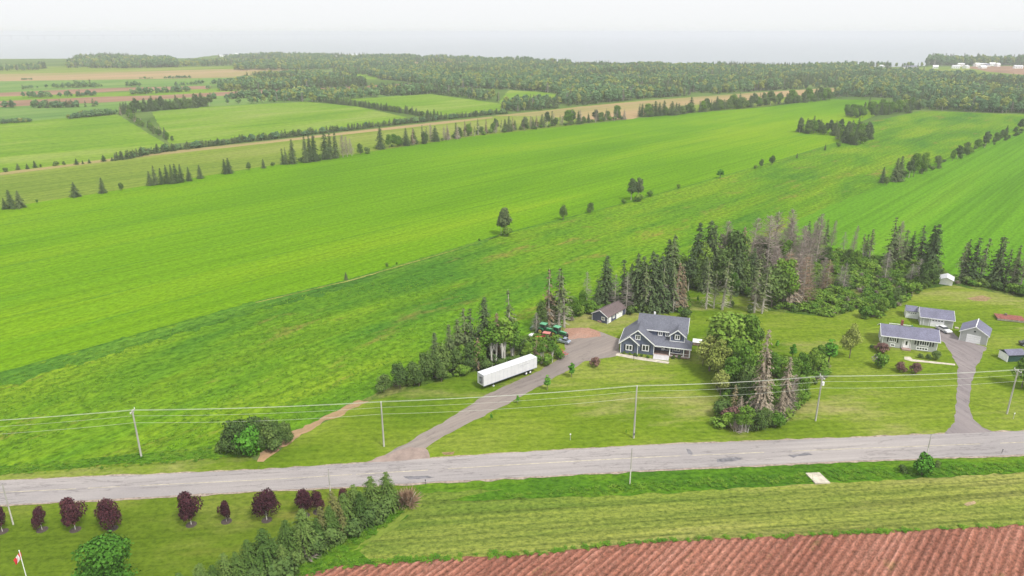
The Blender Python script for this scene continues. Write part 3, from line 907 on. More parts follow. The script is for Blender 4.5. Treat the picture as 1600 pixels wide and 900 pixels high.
reg('G', 'dead_tree', 'dead tree', 'leafless grey dead spruce', [P_dead(s, rad=2.5, n=220, up=0.1, wd=.035) for s in (16, 17)], F['greytwig'], MAT['palebark'], 9)
reg('T', 'dying_conifer', 'dead tree', 'grey brown dying conifer', [P_spruce(s, rad=2.6, clump=0.3, whorls=26, nb=13, gap=.3, bare=120) for s in (61, 62)], foliage('dying_needles', (0.19, 0.155, 0.115), (0.29, 0.24, 0.18), (0.38, 0.33, 0.25), nscale=1.5), MAT['palebark'], 10)
reg('O', 'dead_tree', 'dead tree', 'rusty orange dead tree', [P_dead(s, n=260, rad=2.1, wd=.035) for s in (18, 19)], F['rusttwig'], MAT['palebark'], 9)
reg('B', 'leafy_tree', 'tree', 'green leafy tree', [P_broad(s) for s in (20, 21, 22)], F['broad'], MAT['bark'], 8)
reg('K', 'leafy_tree', 'tree', 'dark green bushy tree', [P_broad(s, h=7, rad=3.0, lo=0.08, n=2400) for s in (23, 24, 25)], F['dark'], MAT['bark'], 7)
reg('Y', 'leafy_tree', 'tree', 'lime green leafy tree', [P_broad(s, n=3800) for s in (26, 27)], F['lime'], MAT['bark'], 8)
reg('L', 'leafy_tree', 'tree', 'pale olive leafy tree', [P_broad(s, n=2600, clump=0.28) for s in (28, 29)], F['olive'], MAT['bark'], 8)
reg('H', 'birch_tree', 'tree', 'white stemmed green birch', [P_broad(s, h=8, rad=2.2, lo=0.35, n=1100, multi=3, lobes=7) for s in (30, 31)], F['broad'], MAT['birchbark'], 8)
reg('V', 'leafy_shrub', 'shrub', 'low green shrub', [P_broad(s, h=3, rad=2.0, lo=0.02, n=900, clump=0.3, lobes=6) for s in (33, 34, 35)], F['broad'], MAT['bark'], 3)
reg('Z', 'leafy_shrub', 'shrub', 'dark low shrub', [P_broad(s, h=3, rad=2.0, lo=0.02, n=900, clump=0.3, lobes=6) for s in (36, 37)], F['dark'], MAT['bark'], 3)
reg('X', 'bare_shrub', 'shrub', 'tangled pinkish dead bush', [P_brush(s) for s in (38, 39)], F['twig'], MAT['palebark'], 2.5)
reg('R', 'rusty_brush', 'brush heap', 'rusty orange brown brush heap', [P_brush(s, n=500, wd=.05) for s in (63, 64)], F['rusttwig'], MAT['palebark'], 2.5)
reg('Q', 'pine_tree', 'tree', 'dark round topped pine', [P_broad(s, h=9, rad=2.7, lo=0.3, n=1500, lobes=12, clump=0.38) for s in (40, 41)], F['spruce'], MAT['palebark'], 9)
reg('M', 'purple_maple', 'tree', 'purple leaved maple', [P_broad(s, h=5.5, rad=2.7, lo=0.15, n=3200, clump=0.21, lobes=12) for s in (42, 43, 44)], F['purple'], MAT['birchbark'], 5.5)
reg('C', 'cedar_tree', 'tree', 'dense green cedar', [P_spruce(s, h=8, rad=3.9, clump=0.36, whorls=26, nb=24, gap=.1, lo=.02) for s in (45, 46, 47)],
    foliage('cedar_leaves', (0.03, 0.065, 0.015), (0.07, 0.125, 0.025), (0.14, 0.20, 0.05), nscale=1.6), MAT['bark'], 8)
reg('E', 'cedar_tree', 'tree', 'olive yellow cedar', [P_spruce(s, h=8, rad=2.4, clump=0.38, whorls=22, nb=14) for s in (48, 49)],
    foliage('yellow_cedar', (0.09, 0.10, 0.035), (0.13, 0.135, 0.045), (0.17, 0.165, 0.055)), MAT['bark'], 8)
reg('I', 'young_tree', 'tree', 'slim young green tree', [P_broad(s, h=4, rad=1.0, lo=0.25, n=420, clump=0.26, lobes=6) for s in (50, 51)], F['vivid'], MAT['bark'], 4)
reg('U', 'leafy_tree', 'tree', 'vivid green round tree', [P_broad(s, h=9, rad=3.9, lo=0.05, n=9000, clump=0.25, lobes=26) for s in (52,)], foliage('big_tree_leaves', (0.03, 0.095, 0.010), (0.06, 0.165, 0.018), (0.12, 0.25, 0.035), nscale=0.9), MAT['bark'], 9)
reg('J', 'leafy_shrub', 'shrub', 'vivid green round bush', [P_broad(s, h=4, rad=2.2, lo=0.03, n=1500, clump=0.28, lobes=10) for s in (53,)], F['vivid'], MAT['bark'], 4)
reg('A', 'mauve_shrub', 'shrub', 'mauve leaved shrub', [P_broad(s, h=3, rad=2.0, lo=0.02, n=900, clump=0.26, lobes=7) for s in (54,)], F['mauve'], MAT['bark'], 3)

ORD = 'zeroth first second third fourth fifth sixth seventh eighth ninth tenth eleventh twelfth thirteenth fourteenth fifteenth sixteenth seventeenth eighteenth nineteenth twentieth'.split()


def ordinal(i):
    if i <= 20: return ORD[i]
    return f"{i}{'th' if i % 100 in (11, 12, 13) else {1: 'st', 2: 'nd', 3: 'rd'}.get(i % 10, 'th')}"


def put_tree(k, x, y, h, fat=1.0, label='', group=None, parts=True, r=rnd):
    K = KIND[k]
    cm, tm = K['meshes'][r.randrange(len(K['meshes']))]
    s = h / K['h']
    sw = s * fat * r.uniform(0.92, 1.08)
    t = empty(K['name'], (x, y, 0.05), rz=r.uniform(0, 6.28))
    t.scale = (sw, sw, s)
    tag(t, label, K['cat'], group)
    link(bpy.data.objects.new('trunk', tm), t)
    link(bpy.data.objects.new('crown', cm), t)
    return t


def cluster(place, group, lst):
    """trees surveyed one by one: (kind, base px, base py, top py[, fatness])"""
    by = {}
    for e in lst: by.setdefault(KIND[e[0]]['adj'], []).append(e)
    for adj, L in by.items():
        L.sort(key=lambda e: e[1])
        for i, e in enumerate(L):
            x, y = G(e[1], e[2])
            h = max(0.6, hgt(e[1], e[2], e[3]))
            if len(L) == 1: lab = f'{adj} {place}'
            elif i == 0: lab = f'{adj}, leftmost of {len(L)} {place}'
            else: lab = f'{adj}, {ordinal(i + 1)} from left {place}'
            put_tree(e[0], x, y, h, e[4] if len(e) > 4 else 1.0, lab, group)


cluster('in the wood left of the trailer', 'trees in the wood left of the trailer', [
    ('K', 600, 612, 585, 1.05), ('K', 625, 608, 566, 1.0), ('K', 648, 602, 566, 0.9), ('K', 668, 594, 548, .9), ('K', 690, 586, 535, .9), ('K', 712, 582, 540, .9), ('K', 733, 577, 535, .9),
    ('S', 681, 585, 518, .85), ('S', 703, 576, 505, .75), ('S', 716, 570, 497, .8), ('N', 730, 566, 481, 1.1), ('N', 737, 566, 482, 1), ('S', 758, 566, 462, .8), ('W', 747, 577, 527, 1.1),
    ('W', 776, 560, 487, .9), ('H', 770, 572, 502, 1.1), ('H', 788, 571, 496, 1.1), ('H', 803, 566, 505, 1.0), ('P', 798, 548, 450, .75), ('K', 815, 566, 530, .8), ('B', 824, 569, 535, .9), ('K', 690, 597, 566, .8),
    ('K', 655, 604, 578, .9), ('V', 720, 587, 570), ('Z', 760, 580, 562, 1.1), ('Z', 785, 577, 560), ('B', 776, 540, 500, .7), ('H', 846, 568, 533, 1.0), ('W', 838, 560, 530, 1.1), ('H', 862, 566, 531, 1.0), ('V', 872, 561, 545, 1),
    ('V', 855, 572, 556, 1.1), ('V', 838, 571, 555, 1), ('Z', 806, 574, 556, 1), ('R', 846, 549, 534, .9), ('R', 858, 551, 538, .9), ('B', 700, 584, 548, .8), ('B', 722, 578, 540, .8), ('B', 750, 576, 535, .9), ('K', 680, 590, 552, .9)])
cluster('behind the green tractors', 'trees behind the green tractors', [
    ('W', 857, 512, 418, .8), ('P', 873, 512, 417, 1.0), ('P', 882, 512, 428, 1.1), ('K', 862, 508, 463, .7), ('K', 845, 515, 468, .6), ('G', 838, 520, 488, 1.4), ('B', 895, 497, 462, .8), ('B', 910, 490, 455, .7),
    ('G', 916, 482, 424, .7), ('V', 885, 500, 484, 1.0), ('V', 905, 494, 478, 1.1), ('V', 922, 486, 468, 1.2), ('X', 893, 502, 492, .6)])
cluster('in the wood behind the blue house', 'trees in the wood behind the blue house', [
    ('S', 946, 478, 398, 1.0), ('S', 934, 482, 440, 1.0), ('N', 975, 474, 403, 1.0), ('S', 993, 480, 394, .85), ('S', 1002, 482, 398, .8), ('S', 1015, 484, 391, .85), ('S', 1030, 484, 397, .85), ('S', 1041, 484, 402, .8),
    ('G', 978, 488, 425, .9), ('W', 1057, 485, 408, .8), ('W', 1064, 478, 415, .7), ('S', 985, 470, 410, .8), ('S', 1048, 462, 365, .8), ('S', 1040, 460, 372, .7), ('S', 1022, 470, 395, .8), ('Z', 955, 487, 474, 1.2),
    ('Z', 985, 492, 480, 1), ('Z', 1010, 489, 478, 1), ('Z', 1072, 497, 483, 1.2), ('S', 1086, 446, 345, .75), ('S', 1103, 442, 342, .75), ('S', 1110, 444, 350, .7), ('Y', 1062, 450, 398, .8), ('Y', 1092, 446, 378, .9),
    ('Q', 1075, 455, 398, .8), ('D', 1122, 440, 344, .8), ('K', 1140, 440, 358, .9), ('Y', 1150, 438, 375, .7), ('K', 1125, 446, 388, .9), ('K', 1090, 452, 405, .8), ('S', 1100, 455, 400, .9),
    ('D', 1167, 432, 340, .85), ('W', 1155, 438, 352, .8), ('D', 1197, 430, 334, 1.2), ('K', 1190, 425, 370, 1.0), ('D', 1206, 424, 330, 1.0), ('B', 1222, 425, 375, .9), ('D', 1228, 418, 340, .9), ('D', 1234, 420, 326, .8), ('D', 1248, 425, 352, .9),
    ('S', 1150, 457, 388, .9), ('S', 1172, 452, 386, .8), ('P', 1190, 448, 388, .9), ('D', 1212, 452, 385, 1.0), ('K', 1160, 457, 410, .9), ('B', 1145, 460, 425, .8), ('K', 1205, 480, 412, 1.0), ('D', 1208, 470, 400, .9),
    ('B', 1222, 478, 405, .9), ('D', 1228, 458, 388, .9), ('V', 1150, 460, 446, 1), ('V', 1168, 462, 448, 1.2), ('V', 1180, 460, 447, 1), ('G', 1172, 459, 436, 1.0),
    ('P', 1103, 483, 404, .9), ('P', 1115, 482, 422, .9), ('P', 1128, 484, 400, 1.0), ('P', 1140, 480, 443, .8), ('P', 1178, 489, 402, 1.0), ('P', 1190, 490, 408, .9), ('Z', 1172, 488, 478, 1), ('Z', 1143, 480, 471, .8),
    ('W', 1066, 484, 430, .9), ('P', 1008, 486, 412, .9), ('P', 1036, 487, 410, .9), ('G', 960, 485, 428, .8), ('P', 1052, 488, 420, .9), ('D', 1215, 474, 395, 1.0), ('D', 1200, 462, 385, .9), ('T', 1180, 470, 410, .6)])
cluster('in the dead stand', 'trees in the dead stand', [
    ('O', 1224, 478, 392, 1.1), ('T', 1233, 477, 400, 1.0), ('D', 1240, 476, 395, 1.1), ('O', 1252, 474, 398, 1.1), ('D', 1247, 470, 402, 1.0), ('D', 1262, 462, 400, .8), ('D', 1283, 456, 402, .9), ('O', 1290, 457, 405, .9),
    ('G', 1317, 453, 410, 1.1), ('G', 1311, 448, 415, 1.1), ('G', 1382, 438, 394, .8), ('D', 1250, 432, 352, .9), ('D', 1258, 425, 345, .8), ('D', 1274, 415, 333, .8)])
cluster('in the ragged row before the striped field', 'trees in the ragged row before the striped field', [
    ('N', 1262, 390, 345, 1.1), ('N', 1272, 390, 338, 1.0), ('N', 1288, 388, 342, .9), ('P', 1278, 388, 340, 1), ('D', 1298, 388, 345, .7), ('G', 1317, 392, 362, .9), ('D', 1331, 398, 352, .6), ('P', 1347, 406, 365, 1.1),
    ('P', 1357, 407, 357, 1.1), ('N', 1351, 402, 365, 1), ('N', 1388, 415, 338, .9), ('N', 1393, 410, 352, .9), ('D', 1399, 412, 345, .7), ('N', 1413, 410, 358, 1.2), ('N', 1421, 408, 360, 1), ('N', 1437, 412, 352, 1.1),
    ('S', 1447, 425, 350, .7), ('S', 1453, 428, 348, .8), ('G', 1434, 436, 404, 1.6), ('G', 1422, 442, 412, 1.4), ('G', 1385, 420, 390, 1.4), ('K', 1448, 447, 404, 1.0), ('K', 1457, 440, 412, .7), ('K', 1442, 450, 420, .8),
    ('B', 1336, 420, 392, 1.0), ('K', 1325, 410, 388, 1), ('K', 1290, 408, 385, 1), ('B', 1272, 402, 380, 1.0), ('V', 1360, 425, 410, 1.3), ('X', 1300, 425, 412, 1), ('X', 1345, 436, 424, 1.2)])
cluster('behind the small white shed', 'trees behind the small white shed', [
    ('P', 1500, 437, 378, 1.2), ('N', 1506, 438, 373, 1), ('N', 1517, 440, 370, 1.1), ('P', 1529, 441, 370, 1.1), ('N', 1549, 444, 367, 1.0), ('N', 1556, 446, 370, 1.0), ('P', 1568, 448, 388, 1), ('N', 1582, 452, 383, 1.0),
    ('P', 1578, 452, 392, 1.1), ('P', 1592, 456, 390, 1), ('N', 1625, 465, 385, 1), ('Z', 1510, 444, 432, 1.2), ('Z', 1535, 448, 436, 1.2), ('Z', 1557, 453, 440, 1.2), ('V', 1583, 458, 443, 1.2), ('V', 1600, 462, 445, 1.3), ('Z', 1525, 446, 436, 1)])
cluster('in the hedge left of the white garage', 'shrubs in the hedge left of the white garage', [
    ('V', 1352, 498, 480, 1.0), ('B', 1362, 497, 478, 1.0), ('B', 1378, 490, 465, .9), ('B', 1387, 482, 456, .9), ('K', 1398, 474, 448, .9), ('K', 1408, 466, 447, .9), ('V', 1372, 488, 473, 1.2), ('V', 1420, 458, 444, 1.2), ('V', 1432, 455, 441, 1.2)])
cluster('in the copse right of the blue house', 'trees in the copse right of the blue house', [
    ('Y', 1132, 574, 488, 1.25), ('Y', 1152, 560, 492, 1.0), ('L', 1108, 580, 522, 1.1), ('L', 1122, 592, 530, .9), ('L', 1098, 572, 538, .9), ('B', 1165, 570, 494, .85), ('K', 1176, 545, 500, .8), ('Y', 1145, 590, 530, .9),
    ('B', 1140, 612, 560, .9), ('L', 1125, 618, 578, .9), ('B', 1158, 608, 540, .8), ('K', 1165, 625, 570, .9), ('T', 1184, 655, 512, .66), ('T', 1224, 640, 556, .8), ('T', 1190, 660, 570, .7), ('D', 1230, 640, 585, 1),
    ('B', 1205, 590, 552, .9), ('V', 1212, 575, 556, 1.2), ('B', 1238, 600, 560, .9), ('B', 1250, 595, 553, .9), ('B', 1268, 585, 545, .85), ('V', 1280, 580, 557, 1.1), ('I', 1294, 570, 530, 1.3), ('B', 1278, 572, 540, .8), ('V', 1240, 615, 590, 1.3),
    ('B', 1250, 622, 585, .8), ('V', 1225, 625, 600, 1.2), ('B', 1205, 640, 600, .8), ('V', 1245, 630, 608, 1.1), ('W', 1145, 650, 600, .9), ('Z', 1128, 652, 625, 1.0), ('A', 1143, 662, 636, 1.0), ('T', 1155, 655, 618, 1.3), ('V', 1135, 668, 645, 1.0), ('X', 1150, 664, 640, .8), ('X', 1132, 655, 636, .7),
    ('X', 1205, 655, 632, .8), ('T', 1218, 652, 612, 1.1), ('X', 1228, 650, 628, .8), ('X', 1215, 662, 640, .8), ('H', 1155, 676, 638, 1.0), ('H', 1165, 676, 636, 1.1), ('K', 1182, 674, 640, 1), ('K', 1195, 670, 638, .9), ('V', 1210, 668, 645, 1.0), ('X', 1148, 674, 652, 1),
    ('K', 1168, 640, 585, .8), ('V', 1180, 650, 615, 1.0), ('I', 1238, 560, 538, 1.2)])
cluster('standing on the lawn of the blue house', 'young trees on the lawn', [('I', 893, 590, 567, 1.1), ('I', 855, 610, 586, 1.0), ('I', 809, 631, 618, 1.0), ('I', 768, 657, 646, .8), ('I', 978, 679, 671, .6), ('A', 931, 574, 558, .9)])
cluster('on the lawn left of the white bungalow', 'trees on the lawn left of the white bungalow', [('L', 1327, 560, 505, .75), ('I', 1214, 545, 532, 1.1), ('Z', 1362, 545, 539, 1.2), ('I', 1090, 473, 462, .8)])
cluster('in front of the white bungalow', 'shrubs in front of the white bungalow', [('A', 1379, 552, 536, 1.1), ('V', 1375, 575, 555, 1.0), ('A', 1405, 581, 567, 1.0), ('A', 1431, 585, 567, .8), ('Z', 1462, 562, 548, 1.0), ('Z', 1450, 562, 554, .9), ('Z', 1438, 560, 553, 1)])
cluster('along the front wall of the blue house', 'shrubs along the blue house front', [('Z', 975, 553, 549, 1.1), ('V', 984, 555, 551, 1.0), ('Z', 993, 557, 552, 1.0), ('Z', 1002, 558, 553, 1.0), ('V', 1012, 560, 555, 1.0), ('Z', 1052, 561, 556, 1), ('Z', 1061, 561, 556, 1.0)])
cluster('at the field corner beside the road', 'bushes at the field corner beside the road', [
    ('K', 366, 708, 656, .8), ('K', 380, 708, 655, .8), ('J', 395, 710, 662, .9), ('K', 405, 704, 650, .8), ('K', 420, 703, 652, .8), ('K', 433, 700, 655, .8), ('K', 447, 696, 660, .7), ('Z', 355, 705, 680, 1), ('K', 452, 690, 662, .6), ('Z', 430, 706, 685, 1.2)])
cluster('in the mown ditch below the road', 'bush in the ditch below the road', [('J', 1440, 742, 709, .9), ('Z', 1410, 738, 728, 1), ('Z', 1465, 730, 722, 1)])
cluster('beside the shed at the right edge', 'trees beside the right edge shed', [('B', 1596, 606, 555, .9), ('B', 1622, 612, 560, 1)])
cluster('in the diagonal hedge below the road', 'trees in the diagonal hedge below the road', [
    ('R', 638, 789, 760, 1.0), ('R', 628, 790, 764, .9), ('Z', 590, 812, 790, 1.2), ('C', 566, 818, 768, .9), ('C', 518, 842, 790, .9), ('Z', 520, 850, 826, 1.2), ('Z', 400, 915, 885, 1.3), ('C', 375, 922, 862, .9), ('C', 340, 940, 882, .9), ('C', 606, 792, 737, .95), ('C', 582, 800, 744, .9), ('C', 556, 812, 757, .95), ('C', 540, 822, 770, .95), ('E', 524, 832, 765, .9), ('E', 505, 846, 790, .9), ('E', 536, 838, 792, .9),
    ('C', 478, 862, 794, 1.0), ('C', 452, 872, 811, .9), ('C', 418, 897, 825, 1.0), ('C', 393, 905, 842, .9), ('C', 358, 928, 864, 1.0), ('C', 322, 948, 880, 1.0), ('C', 290, 962, 895, .9), ('Z', 490, 868, 840, 1), ('Z', 462, 888, 862, 1),
    ('Z', 575, 822, 798, 1.1), ('Z', 598, 806, 782, 1.2), ('Z', 552, 836, 812, 1.2), ('Z', 440, 906, 872, 1.2), ('X', 480, 872, 848, 1.0), ('C', 445, 900, 850, .8), ('C', 498, 858, 808, .8)])
cluster('on the ditch between the two near fields', 'trees on the ditch between the two near fields', [
    ('Q', 789, 367, 324, 1.0), ('Q', 783, 366, 330, .8), ('V', 793, 368, 354, 1.2), ('K', 880, 344, 319, .8), ('K', 922, 333, 316, .9), ('Q', 986, 313, 278, .9), ('Q', 997, 312, 277, .9), ('V', 974, 318, 311, 1.1), ('V', 998, 315, 304, 1.4), ('V', 1015, 307, 298, 1.3),
    ('V', 1060, 295, 288, 1.0), ('I', 1125, 279, 264, 1.8), ('K', 1189, 262, 248, .9), ('K', 1206, 258, 242, .9), ('V', 1180, 264, 258, 1), ('S', 1245, 247, 239, .9), ('S', 1289, 235, 225, .8), ('V', 1310, 230, 222, 1.2), ('S', 541, 437, 425, 1.2), ('V', 605, 418, 411, .8), ('V', 620, 414, 410, .8), ('V', 749, 377, 373, 1.0)])
cluster('on the near edge of the pale pasture', 'trees on the near edge of the pale pasture', [
    ('S', 8, 327, 309, 1.1), ('S', 18, 326, 296, 1), ('S', 32, 325, 297, 1), ('V', 58, 317, 312, .8), ('S', 118, 308, 284, 1.15), ('S', 161, 302, 277, 1.1), ('K', 190, 298, 285, .9), ('S', 235, 290, 267, 1.1), ('S', 243, 289, 258, .8), ('S', 253, 288, 262, .8), ('S', 262, 287, 257, .8),
    ('S', 270, 287, 256, .8), ('S', 276, 286, 255, .8), ('S', 284, 285, 256, .8), ('S', 296, 283, 260, .8), ('S', 313, 279, 257, 1.1), ('S', 352, 272, 248, 1), ('S', 358, 271, 246, 1), ('K', 389, 266, 253, 1.0), ('S', 412, 263, 248, 1.1), ('Z', 427, 260, 253, 1), ('N', 443, 257, 231, 1.1),
    ('N', 448, 257, 230, 1), ('S', 458, 256, 217, .8), ('Z', 470, 254, 246, 1.2), ('S', 478, 254, 212, .75), ('S', 485, 253, 210, .7), ('S', 492, 252, 206, .7), ('Z', 499, 251, 242, 1), ('S', 509, 249, 204, .75), ('S', 517, 248, 207, .7), ('S', 525, 247, 204, .7), ('D', 536, 246, 210, .9),
    ('D', 543, 245, 213, .9), ('D', 550, 244, 216, .8), ('K', 563, 242, 224, .8), ('Z', 574, 240, 231, 1.2), ('S', 595, 233, 196, .9)])


# rows of many alike trees
def along(path, n, r, side=2.0):
    pts = [G(*p) for p in path]
    L = [math.dist(a, b) for a, b in zip(pts[:-1], pts[1:])]
    tot = sum(L)
    res = []
    for i in range(n):
        d = tot * (i + r.uniform(0.1, 0.9)) / n
        for (a, b), l in zip(zip(pts[:-1], pts[1:]), L):
            if d <= l:
                t = d / l
                nx, ny = (b[1] - a[1]) / l, -(b[0] - a[0]) / l
                o = r.uniform(-side, side)
                res.append((a[0] + (b[0] - a[0]) * t + nx * o, a[1] + (b[1] - a[1]) * t + ny * o))
                break
            d -= l
    return res


def row(place, group, path, n, hr, kinds, side=2.0, seed=1, fat=1.0):
    r = random.Random(seed)
    cnt = {}
    for x, y in sorted(along(path, n, r, side), key=lambda p: p[0] / p[1]):
        k = r.choice(kinds)
        cnt[k] = cnt.get(k, 0) + 1
        h = r.uniform(*hr)
        if k in 'VZX': h = min(h, r.uniform(2.0, 4.0))
        if k in 'K': h *= 0.75
        put_tree(k, x, y, h, fat * r.uniform(.85, 1.15), f"{KIND[k]['adj']}, {ordinal(cnt[k])} from left {place}", f"{KIND[k]['adj']}s {group}", r=r)


row('in the ragged hedgerow beyond the bright field', 'in the hedgerow beyond the bright field', [(605, 231), (660, 224), (740, 212), (860, 197), (975, 186)], 78, (8, 14), 'SSNPKKWZQDTB', 4, 11, 1.05)
row('low in the ragged hedgerow beyond the bright field', 'low in the hedgerow beyond the bright field', [(605, 231), (740, 212), (975, 186)], 34, (3, 6), 'ZVKZ', 3, 12, 1.3)
row('in the far treeline right of the tan stubble', 'in the far treeline right of the tan stubble', [(1000, 181), (1012, 183), (1100, 174), (1200, 164), (1300, 156)], 70, (11, 17), 'SBKKSQN', 5, 13, 1.2)
row('tall in the hedge edging the striped field', 'in the hedge along the striped field', [(1436, 272), (1480, 254), (1540, 228), (1600, 202), (1700, 165)], 34, (7, 12), 'KKBSQK', 3, 14, 1.0)
row('low in the hedge edging the striped field', 'low in the hedge along the striped field', [(1378, 292), (1480, 254), (1600, 205)], 22, (3, 5), 'ZVK', 3, 15, 1.2)
cluster('at near end of hedge along striped field', 'trees at the near end of the hedge along the striped field', [('S', 1378, 286, 260, .8), ('S', 1398, 284, 246, .9), ('S', 1404, 283, 243, .9), ('B', 1427, 277, 240, .8), ('B', 1440, 272, 238, .8), ('K', 1385, 290, 275, .8), ('Q', 1420, 278, 246, .8)])
row('in gappy hedge at left edge of pasture', 'in the gappy hedge at the left edge', [(0, 269), (60, 262), (180, 251)], 12, (2.5, 5), 'SZKS', 2, 17, 1.4)
row('in straight hedge between two far lime fields', 'in the straight hedge between the far lime fields', [(500, 159), (560, 166), (650, 180), (690, 186)], 60, (6, 9), 'SSSSK', 2, 18, 1.2)
row('in diagonal hedge left of far lime field', 'in the diagonal hedge left of the far lime field', [(190, 178), (225, 198), (268, 222)], 34, (5, 9), 'KKBKSWD', 3, 19, 1.1)
row('in the tree band behind the far lime field', 'in the tree band behind the far lime field', [(186, 178), (240, 173), (330, 166)], 44, (11, 17), 'SSKKSQ', 5, 20, 1.0)
r9 = random.Random(99)


def inpoly(x, y, poly):
    c = False
    j = len(poly) - 1
    for i in range(len(poly)):
        xi, yi = poly[i]; xj, yj = poly[j]
        if (yi > y) != (yj > y) and x < (xj - xi) * (y - yi) / (yj - yi) + xi: c = not c
        j = i
    return c


def fill(px, dens, r):
    poly = [G(*p) for p in px]
    xs = [p[0] for p in poly]; ys = [p[1] for p in poly]
    area = abs(sum(poly[i][0] * poly[(i + 1) % len(poly)][1] - poly[(i + 1) % len(poly)][0] * poly[i][1] for i in range(len(poly)))) / 2
    n = int(area / dens)
    res = []
    while len(res) < n:
        x, y = r.uniform(min(xs), max(xs)), r.uniform(min(ys), max(ys))
        if inpoly(x, y, poly): res.append((x, y))
    return res


for px, dens, kinds, hr, lab in (([(1228, 203), (1290, 204), (1345, 210), (1365, 216), (1358, 222), (1318, 230), (1300, 212), (1240, 208)], 42, 'SKQSBKS', (9, 14), 'in the clump standing inside the bright field'),
                                 ([(1318, 183), (1345, 186), (1420, 177), (1440, 173), (1425, 168), (1340, 176)], 60, 'BKBKS', (9, 13), 'in the leafy strip beside the field clump')):
    cnt = {}
    for x, y in sorted(fill(px, dens, r9), key=lambda p: p[0] / p[1]):
        k = r9.choice(kinds)
        cnt[k] = cnt.get(k, 0) + 1
        put_tree(k, x, y, r9.uniform(*hr) * (0.8 if k == 'K' else 1), r9.uniform(.8, 1.1), f"{KIND[k]['adj']}, {ordinal(cnt[k])} from left {lab}", f"{KIND[k]['adj']}s {lab}", r=r9)

# purple maples with mulch rings
PM = [(4, 831, 794, .8), (66, 828, 794, .9), (118, 828, 779, 1.0), (176, 826, 780, 1.05), (299, 820, 770, .95), (354, 815, 782, .8), (417, 813, 766, 1.05), (476, 806, 766, 1.1), (497, 800, 768, .9), (538, 795, 762, .6)]
desc = ['cut by the left edge of the photo', 'small round one beside the leaning thin pole', 'tall pointed one third in the row', 'wide one tapering to the right of the pointed maple', 'large egg shaped one in mid row',
        'small one with a bare grey half', 'large one right of the half bare maple', 'broad flat one before the thin pole', 'half hidden one at the hedge end', 'top peeping over the diagonal hedge']
for i, (px, py, ty, fat) in enumerate(PM):
    x, y = G(px, py)
    t = put_tree('M', x, y, hgt(px, py, ty), fat * .8, f'purple leaved maple, {desc[i]}', 'purple maples on the lawn below the road')
    mb = MB()
    mb.tube((0, 0, -0.02), (0, 0, 0.06), 1.0 / t.scale.x, 0.8 / t.scale.x, 14)
    mb.build('mulch_ring', MAT['mulch'], t)
    if i == 5:
        cr, tk = P_brush(77, h=3.2, rad=1.3, n=260)
        cr.build('bare_branch', F['greytwig'], t, (0.9, -0.3, 0.5))
# big vivid tree at the bottom
x, y = G(154, 843, 10.5)
put_tree('U', x, y, 10.8, 0.98, 'large vivid green round tree at the bottom left edge', None)
# lilac blossom on the shrub before the bungalow
x, y = G(1372, 573)
cr, tk = P_broad(91, h=3.4, rad=1.9, lo=0.45, n=350, clump=0.25, lobes=6)
t = empty('lilac_shrub', (x, y, 0.05)); tag(t, 'lilac shrub with whitish blossom in front of the white bungalow', 'shrub')
cr.build('crown', F['lilac'], t); tk.build('trunk', MAT['bark'], t)


# ------------------------------------------------------------------ scattered stuff (nobody could count it)
def proto_collection(name, meshes):
    c = bpy.data.collections.new(name)
    for i, me in enumerate(meshes):
        o = bpy.data.objects.new(name + '_piece', me)
        c.objects.link(o)
    return c


def merged(cr, tk, name, fm, tm):
    b = len(cr.v)
    cr.v += tk.v
    cr.f += [[i + b for i in f] for f in tk.f]
    cr.mi += [1] * len(tk.f)
    return cr.mesh(name, [fm, tm])


